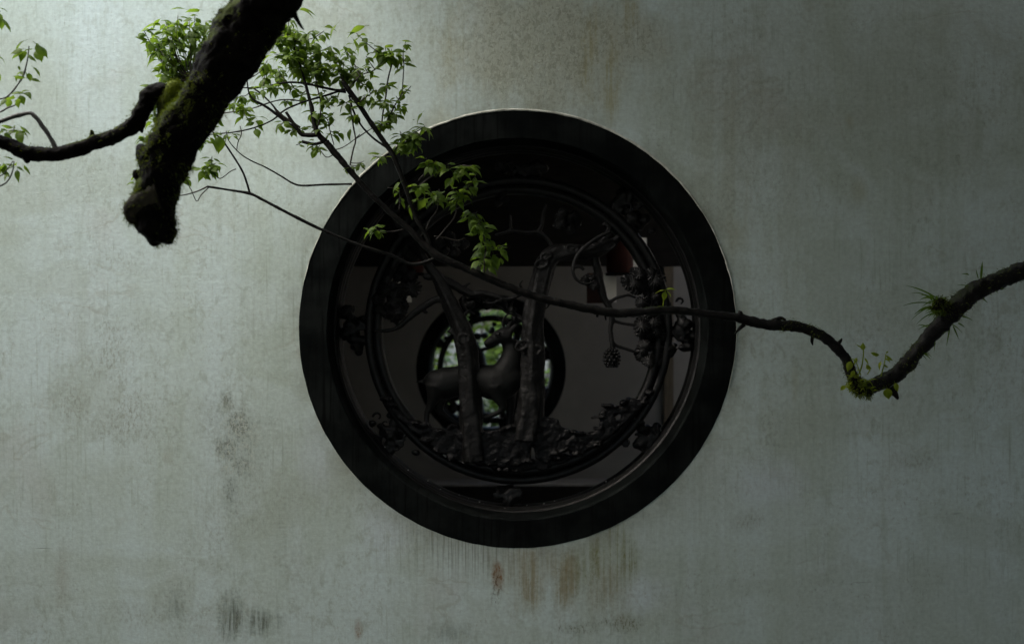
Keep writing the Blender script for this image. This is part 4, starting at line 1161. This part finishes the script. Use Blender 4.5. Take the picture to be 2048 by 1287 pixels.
# single leaves that stand clear of the crowd: base -> tip
for q in [(322, 52, 266, 54), (320, 38, 300, 44), (322, 60, 276, 74), (368, 18, 342, 8), (400, 20, 372, 14), (600, 18, 640, 10), (598, 20, 640, 34), (648, 55, 676, 58), (672, 50, 650, 66), (730, 52, 695, 52), (706, 78, 730, 96), (738, 90, 698, 98), (803, 82, 826, 76), (815, 125, 812, 108), (795, 108, 818, 132), (690, 172, 660, 190), (828, 240, 826, 236),
          (440, 272, 434, 318), (420, 275, 445, 292), (405, 285, 398, 300), (425, 330, 430, 355), (418, 335, 412, 352), (630, 300, 624, 320), (700, 258, 690, 276), (760, 98, 748, 128), (845, 225, 825, 240), (845, 254, 880, 258), (760, 308, 735, 298), (988, 510, 1000, 540), (970, 505, 938, 512), (800, 365, 775, 378), (880, 398, 880, 420), (848, 398, 842, 424)]:
    leaf_px(lv, q[0], q[1], q[2], q[3], YB + rnd.uniform(-0.04, 0.04), rnd.uniform(-0.5, 0.5), rnd.uniform(-0.02, 0.02))
lv.build(br)

# ------------------------------------------------------------------ the thick mossy bough at upper left
YT = -1.45
bo = empty('mossy_bough', P(420, 200, YT))
tag(bo, 'thick black mossy bough hanging from the top and ending in a sawn stump', 'bough')
b = MB()
tube(b, pix([(860, -480, 74), (720, -260, 66), (640, -150, 63), (570, -50, 60), (527, 10, 58), (492, 62, 57), (468, 100, 58), (436, 150, 50), (412, 195, 46), (380, 240, 46), (348, 290, 47), (326, 335, 45), (315, 380, 42), (311, 420, 41), (312, 448, 42), (314, 466, 38), (312, 478, 30), (310, 484, 16), (311, 492, 6)], YT), 0.007, 72, 0.17, 22, 0.0, 5, True, 2.0, 0.0, 0.55)
bl = b.build('limb', M['bark_moss'], bo)
b = MB()
tube(b, pix([(322, 392, 34), (300, 398, 31), (281, 406, 26), (267, 418, 20), (263, 431, 14), (270, 445, 8)], YT - 0.02), 0.006, 32, 0.16, 26, 0, 5, True, 6.0, 0.0, 0.5)
blob(b, P(336, 462, YT), 19 * S(YT), 19 * S(YT), 17 * S(YT), 0.35, 40, 20, 14, 2.0)
b.build('burl', M['burl'], bo)
b = MB()
tube(b, pix([(310, 320, 26), (292, 312, 22), (282, 298, 14), (280, 288, 5)], YT), 0.008, 16, 0.35, 40, 0, 5, True, 8.0)
tube(b, pix([(290, 345, 16), (276, 352, 10), (270, 340, 4)], YT), 0.006, 12, 0.35, 50, 0, 5, True, 9.0)
b.build('bark_flake', M['bark_moss'], bo)
YA = -1.25
b = MB()
tube(b, pix([(306, 372, 22, -1.40), (318, 335, 26, -1.38), (332, 292, 23, -1.34), (334, 250, 22, YA), (338, 210, 22, YA), (345, 185, 21, YA), (352, 168, 15, YA), (354, 162, 6, YA)], YA), 0.009, 22, 0.16, 30, 0, 5, True, 4.0)
b.build('stub', M['moss_bark'], bo)
arm_pts = [(348, 184, 17), (322, 182, 18), (302, 192, 19), (290, 212, 17), (276, 238, 16), (252, 260, 15), (222, 275, 14), (190, 284, 14), (160, 296, 14.5), (130, 305, 14), (105, 308, 13.5), (78, 308, 14), (48, 304, 15), (22, 291, 13), (-20, 276, 12.5), (-90, 258, 12), (-200, 240, 13), (-480, 150, 16), (-800, 40, 20)]
b = MB()
tube(b, pix(arm_pts, YA), 0.005, 28, 0.22, 34, 0, 5, True, 5.0, 0.08, 0.6)
arm = b.build('arm', M['bark_moss'], bo)
b = MB()
tube(b, pix([(112, 300, 5.5), (104, 282, 4.6), (96, 268, 4.6), (86, 254, 4.8), (76, 240, 4.4), (62, 227, 4.2), (44, 229, 4), (24, 234, 4), (0, 243, 4.2), (-60, 262, 4), (-130, 270, 4)], YA), 0.006, 9, 0.2, 60, 0, 5, True, 5.0, 0.4)
b.build('twig', M['twig_green'], bo)
for ch in ([(278, 255, 9), (282, 258, 6), (284, 266, 2)], [(286, 232, 8), (288, 246, 5), (288, 256, 1)], [(258, 264, 5), (266, 262, 2), (268, 268, 1)], [(184, 276, 7), (184, 264, 4), (182, 260, 2)], [(183, 292, 5), (184, 300, 2)], [(52, 308, 14), (54, 320, 8), (56, 326, 3)], [(240, 272, 5), (244, 276, 1)], [(92, 316, 5), (92, 321, 3)], [(122, 312, 7), (124, 321, 4)]):
    b = MB(); tube(b, pix(ch, YA), 0.006, 8, 0.3, 60)
    b.build('snag', M['bark_moss'], bo)
b = MB()
tube(b, pix([(580, -10, 8), (586, 20, 6), (594, 40, 4.5), (604, 55, 2.5), (608, 60, 1)], YT), 0.008, 8, 0.2, 50)
b.build('snag', M['bark_moss'], bo)

def fuzz(parent, m, ov, n, L, seed, test):
    """moss: many small blades standing off the bark"""
    rnd = random.Random(seed)
    b = MB()
    me = ov.data
    polys = me.polygons
    c = 0; tries = 0
    while c < n and tries < n * 20:
        tries += 1
        p = polys[rnd.randrange(len(polys))]
        if not test(p.center, p.normal): continue
        c += 1
        q = Vector(p.center) + Vector((rnd.uniform(-1, 1), rnd.uniform(-1, 1), rnd.uniform(-1, 1))) * 0.006
        d = (Vector(p.normal) + Vector((rnd.uniform(-1, 1), rnd.uniform(-1, 1), rnd.uniform(-1.0, 0.6))) * 0.8).normalized()
        l = L * rnd.uniform(0.4, 1.2)
        s = d.cross(Vector((rnd.uniform(-1, 1), rnd.uniform(-1, 1), rnd.uniform(-1, 1)))).normalized() * l * 0.13
        b.add([q + s, q - s, q + d * l + Vector((0, 0, -0.25 * l))], [(0, 1, 2)])
    o = b.build('moss', m, parent, smooth=False)
    o['kind'] = 'stuff'
    return o
def moss_at(c, nrm):
    return nrm.dot(Vector((-0.65, 0.0, 0.6))) + 1.6 * mnoise.noise(Vector(c) * 9) > 0.22
fuzz(bo, M['moss'], bl, 4200, 0.009, 1, lambda c, n: moss_at(c, n) or (n.dot(Vector((0.3, 0, -0.9))) > 0.5 and mnoise.noise(Vector(c) * 12) > 0.15))
LOW = P(0, 400, YT).z; HIGH = P(0, 150, YT).z
fuzz(bo, M['moss'], bl, 2600, 0.009, 12, lambda c, n: n.x < -0.25 and n.y < 0.6 and LOW < c[2] < HIGH and mnoise.noise(Vector(c) * 16) > -0.15)
fuzz(bo, M['moss'], bl, 900, 0.008, 13, lambda c, n: n.x > 0.55 and c[2] < P(0, 330, YT).z)
fuzz(bo, M['moss'], arm, 1500, 0.008, 2, moss_at)
for o in list(bo.children):
    if o.name.startswith('stub'):
        fuzz(bo, M['moss'], o, 2200, 0.010, 3, lambda c, n: n.y < 0.5)
    if o.name.startswith('burl'):
        fuzz(bo, M['moss'], o, 900, 0.008, 4, lambda c, n: n.x < -0.2 or n.x > 0.5)

fuzz(br, M['moss'], limb, 5200, 0.0085, 5, lambda c, n: c[0] > LIMB_X and mnoise.noise(Vector(c) * 14) + 0.35 * n[2] > 0.02)
# ------------------------------------------------------------------ leafy sprays at the left edge
def spray(label, y, stems, tufts, singles, seed):
    rnd_ = random.Random(seed)
    t = empty('leafy_spray', P(stems[0][0][0], stems[0][0][1], y))
    tag(t, label, 'twig', 'leafy sprays at the left edge')
    for ch in stems:
        b = MB(); tube(b, pix(ch, y), 0.006, 6, 0.15, 60, 0, 5, True, 1.0, 0.5)
        b.build('twig', M['twig_green'], t)
    l = Leaves()
    for (px, py, n, L) in tufts:
        rosette(l, rnd_, P(px, py, y + rnd_.uniform(-.03, .03)), n, L, y, LEAF, (-46, 24), 6)
    for q in singles:
        leaf_px(l, q[0], q[1], q[2], q[3], y, rnd_.uniform(-.4, .4), rnd_.uniform(-.02, .02))
    l.build(t)
    return t
YL = -1.1
spray('upright leafy spray at the left edge above the bent bare twig', YL,
      [[(-60, 250, 2), (0, 224, 1.8), (14, 216, 1.8), (30, 210, 1.4), (31, 200, 1.2)], [(-60, 200, 1.6), (0, 198, 1.4), (20, 188, 1.5), (35, 170, 1.5), (48, 145, 1.4), (55, 118, 1.3), (58, 92, 1.1)], [(10, 200, 1.2), (28, 178, 1.2), (44, 158, 1.1), (52, 138, 1)]],
      [(52, 98, 3, 30), (70, 92, 2, 28), (48, 138, 3, 22), (56, 150, 2, 26), (20, 188, 3, 26), (36, 188, 3, 26)],
      [(48, 82, 18, 88), (42, 100, 18, 112), (72, 88, 100, 110), (68, 86, 84, 98), (66, 134, 88, 146), (38, 132, 36, 144), (36, 152, 30, 164), (58, 146, 58, 166), (40, 190, 48, 208), (28, 190, 12, 198), (46, 186, 64, 194)], 3)
spray('cluster of leaves hanging into the top left corner', YL,
      [[(-80, 60, 2), (-20, 40, 1.6), (0, 22, 1.3)], [(-80, 130, 2), (-20, 112, 1.4), (0, 112, 1.1)]],
      [(-6, 20, 3, 28)],
      [(0, 16, 20, 18), (2, 36, 30, 54), (0, 38, 0, 62), (-12, 60, 6, 86), (-4, 112, 20, 120), (-6, 126, 4, 138), (-6, 145, 2, 160)], 4)
spray('leaf tuft at the left edge just above the mossy arm', YL,
      [[(-70, 300, 2), (-10, 285, 1.6), (20, 268, 1.3), (30, 254, 1)]],
      [(12, 256, 4, 24), (30, 254, 4, 24), (34, 262, 3, 26), (8, 270, 3, 24)],
      [(40, 252, 66, 264), (42, 262, 60, 276), (34, 262, 34, 286)], 5)
spray('leaf tuft at the left edge hanging below the mossy arm', YL,
      [[(-70, 400, 2), (0, 372, 1.5), (18, 358, 1.4), (26, 338, 1.2), (28, 322, 1)], [(-60, 372, 1.6), (0, 352, 1.2), (16, 336, 1.1), (26, 322, 1)]],
      [(6, 322, 4, 24), (28, 326, 3, 22), (-4, 335, 3, 26)],
      [(26, 318, 8, 308), (48, 330, 66, 346), (34, 340, 32, 356), (16, 348, 4, 354), (10, 330, -4, 345)], 6)

# ------------------------------------------------------------------ ferns and seedlings growing on the thin branch
def blade(b, base, d, L, w, bend):
    d = d.normalized()
    side = d.cross(Vector((0, -1, 0.2)))
    if side.length < 1e-3: side = Vector((1, 0, 0))
    side.normalize()
    n = 6
    vs, fs = [], []
    for i in range(n + 1):
        t = i / n
        c = base + d * L * t + Vector((0, 0, -bend * L * t * t))
        ww = w * (0.5 + 1.4 * t - 1.9 * t * t) if t < 0.999 else 0.0002
        ww = max(ww, 0.0003)
        vs += [c + side * ww, c - side * ww]
    for i in range(n): fs.append((2 * i, 2 * i + 1, 2 * i + 3, 2 * i + 2))
    b.add(vs, fs)
def fern(name, label, cat, blades, y, m, group=None, ball=None):
    t = empty(name, P(blades[0][0], blades[0][1], y))
    tag(t, label, cat, group)
    if ball:
        b = MB()
        for k, (bx, by, r) in enumerate(ball):
            blob(b, P(bx, by, y - 0.008), r * S(y), r * S(y) * 0.8, r * S(y) * 0.85, 0.4, 50, 18, 12, k * 2.0)
        rb = b.build('root_ball', M['bark_moss'], t)
        fuzz(t, M['moss'], rb, 260 * len(ball), 0.012, 8, lambda c, n: True)
    rnd_ = random.Random(len(label))
    for (bx, by, tx, ty, w, bend) in blades:
        a, c = P(bx, by, y - 0.005), P(tx, ty, y + rnd_.uniform(-0.04, 0.02))
        bend = bend * 3.6 + rnd_.uniform(0.0, 0.12)
        c.z += bend * (c - a).length
        b = MB(); blade(b, a, c - a, (c - a).length, w * 0.72 * S(y), bend)
        b.build('blade', M[m], t)
    return t
rf_ = random.Random(4)
bl_ = [(1880, 600, 1812, 569, 3, .05), (1870, 605, 1818, 580, 2.2, .1), (1862, 606, 1806, 611, 2.2, .05), (1866, 612, 1822, 645, 2.2, .1), (1868, 615, 1828, 630, 4, .1), (1862, 596, 1840, 588, 3, .1), (1872, 600, 1838, 598, 4, .1), (1868, 618, 1836, 620, 5, .1), (1872, 604, 1856, 586, 4, .1), (1876, 606, 1872, 588, 4, .1), (1884, 604, 1890, 592, 4, .05), (1878, 622, 1850, 612, 4, .1), (1866, 626, 1832, 652, 2, .1)]
for i in range(30):
    a = rf_.uniform(1.9, 4.1)
    L = rf_.uniform(16, 34)
    bx, by = 1876 + rf_.uniform(-8, 16), 612 + rf_.uniform(-10, 14)
    bl_.append((bx, by, bx + L * math.cos(a), by + L * math.sin(a) * 0.8, rf_.uniform(1.6, 3.4), 0.15))
fern('fern_clump', 'spiky green fern clump on the upper side of the thick right end of the branch', 'fern', bl_, YB - 0.02, 'fern', None, [(1882, 606, 13), (1874, 614, 11), (1890, 612, 12)])
fern('fern_tuft', 'short upright fern blades standing on the branch near the right edge', 'fern', [(1962, 558, 1965, 522, 4.5, 0), (1956, 556, 1952, 538, 2, 0), (1940, 572, 1914, 569, 1.6, 0), (1938, 550, 1922, 548, 1.8, .1), (1930, 548, 1940, 549, 1.6, .1)], YB, 'fern')
bl_ = [(1912, 632, 1946, 641, 3.5, .1), (1916, 646, 1930, 656, 3, .1), (1906, 652, 1918, 680, 3, .05), (1900, 655, 1893, 692, 2.6, 0), (1902, 648, 1924, 668, 2.4, .1), (1872, 668, 1868, 706, 1.8, 0), (1862, 650, 1836, 660, 2.4, .1), (1858, 656, 1832, 650, 2, .1), (1898, 662, 1884, 668, 2, .1), (1960, 592, 1976, 606, 3, 0), (1952, 596, 1954, 608, 3, 0), (1966, 588, 1968, 602, 2, 0), (1996, 576, 2012, 578, 2, 0), (1990, 580, 1996, 586, 2, 0), (2036, 556, 2044, 566, 2, 0), (1976, 584, 1984, 590, 2.5, 0)]
fern('hanging_fern', 'small fern blades hanging from the underside of the thick right end of the branch', 'fern', bl_, YB, 'fern')
fern('small_fern', 'tiny green fern spray below the rising part of the branch', 'fern', [(1842, 706, 1864, 714, 3, .1), (1844, 706, 1862, 720, 3, .1), (1842, 708, 1854, 722, 3, .1), (1840, 708, 1858, 706, 2.4, .1), (1846, 702, 1860, 708, 2.4, .1)], YB, 'fern')
bl_ = []
for i in range(70):
    a = rf_.uniform(-0.4, 4.0)
    bx, by = rf_.uniform(1700, 1742), rf_.uniform(758, 782)
    L = rf_.uniform(8, 26)
    bl_.append((bx, by, bx + L * math.cos(a) * 0.8 - 3, by + L * math.sin(a) * 0.8, rf_.uniform(1.6, 3.4), 0.1))
fern('grass_tuft', 'pale yellow-green tuft of grass and moss under the sharp bend of the branch', 'grass', bl_, YB - 0.02, 'leaf_pale', None, [(1708, 762, 11), (1722, 778, 12), (1736, 784, 9), (1712, 774, 10)])

sp = empty('sapling', P(1720, 755, YB))
tag(sp, 'yellow-green seedlings with oval leaves sprouting at the bend of the branch', 'seedling')
for ch in ([(1716, 752, 1.6), (1724, 730, 1.4), (1727, 705, 1.2), (1726, 686, 0.9)], [(1762, 752, 1.4), (1768, 730, 1.2), (1772, 708, 0.9)], [(1722, 750, 1.2), (1712, 722, 1)], [(1735, 748, 1.2), (1742, 735, 1)]):
    b = MB(); tube(b, pix(ch, YB - 0.03), 0.006, 6, 0.1, 50)
    b.build('stem', M['leaf_pale'], sp)
l = Leaves()
for q in [(1712, 722, 1704, 712), (1714, 715, 1706, 726), (1702, 722, 1696, 742), (1726, 700, 1728, 684), (1724, 696, 1714, 684), (1726, 692, 1734, 690), (1730, 715, 1742, 728), (1742, 706, 1762, 704), (1762, 722, 1752, 736), (1770, 716, 1782, 718), (1772, 710, 1790, 718), (1772, 706, 1776, 700), (1766, 728, 1780, 732), (1774, 776, 1778, 802), (1790, 765, 1798, 782), (1788, 770, 1796, 778), (1690, 770, 1682, 784), (1704, 764, 1708, 776), (1740, 740, 1734, 726), (1708, 740, 1704, 756), (1722, 742, 1712, 736)]:
    leaf_px(l, q[0], q[1], q[2], q[3], YB - 0.03, rnd.uniform(-.4, .4), rnd.uniform(-.01, .01), LEAF_PALE)
l.build(sp)
sd = empty('seedling', P(1330, 612, YB))
tag(sd, 'tiny yellow-green seedling with four leaves standing on the branch inside the window', 'seedling')
b = MB(); tube(b, pix([(1326, 612, 1.1), (1328, 596, 1.0), (1331, 581, 0.8)], YB - 0.01), 0.005, 6)
b.build('stem', M['leaf_pale'], sd)
l = Leaves()
for q in [(1330, 580, 1308, 577), (1333, 578, 1352, 570), (1334, 582, 1348, 590), (1331, 583, 1325, 602), (1322, 612, 1313, 610)]:
    leaf_px(l, q[0], q[1], q[2], q[3], YB - 0.01, 0.2, 0.0, [LEAF_PALE[1]])
l.build(sd)

# ------------------------------------------------------------------ unseen roof and walls, added to shape the light on the white wall
pv = empty('shade_block', (3.3, -5.0, 0))
tag(pv, 'unseen roof and walls added to shade the white wall into a gradient', 'shade_block')
mb = MB()
mb.box(-9.0, 9.0, -9.0, -1.5, 3.3, 3.5)
mb.box(-0.75, 9.0, -1.495, -0.15, 3.3, 3.5)  # added slab that keeps the sky off the right of the wall
mb.build('roof', M['roof'], pv, smooth=False)
mb = MB()
mb.box(3.2, 3.4, -9.0, -0.6, 0.003, 3.297)  # added out of view: blocks sky, bounces pale light onto the right
mb.build('side_baffle', M['paper'], pv, smooth=False)
mb = MB()
mb.box(-4.3, -4.1, -9.0, -0.03, 0.003, 2.45)  # added out of view to cut low light from the left
mb.build('side_baffle', M['inner'], pv, smooth=False)
for x in (-6.0, -2.6, 2.6):
    mb = MB()
    tube(mb, [(Vector((x, -7.0, 0.003)), 0.11), (Vector((x, -7.0, 3.296)), 0.10)], 0.5, 16)
    mb.build('pillar', M['redwood'], pv)
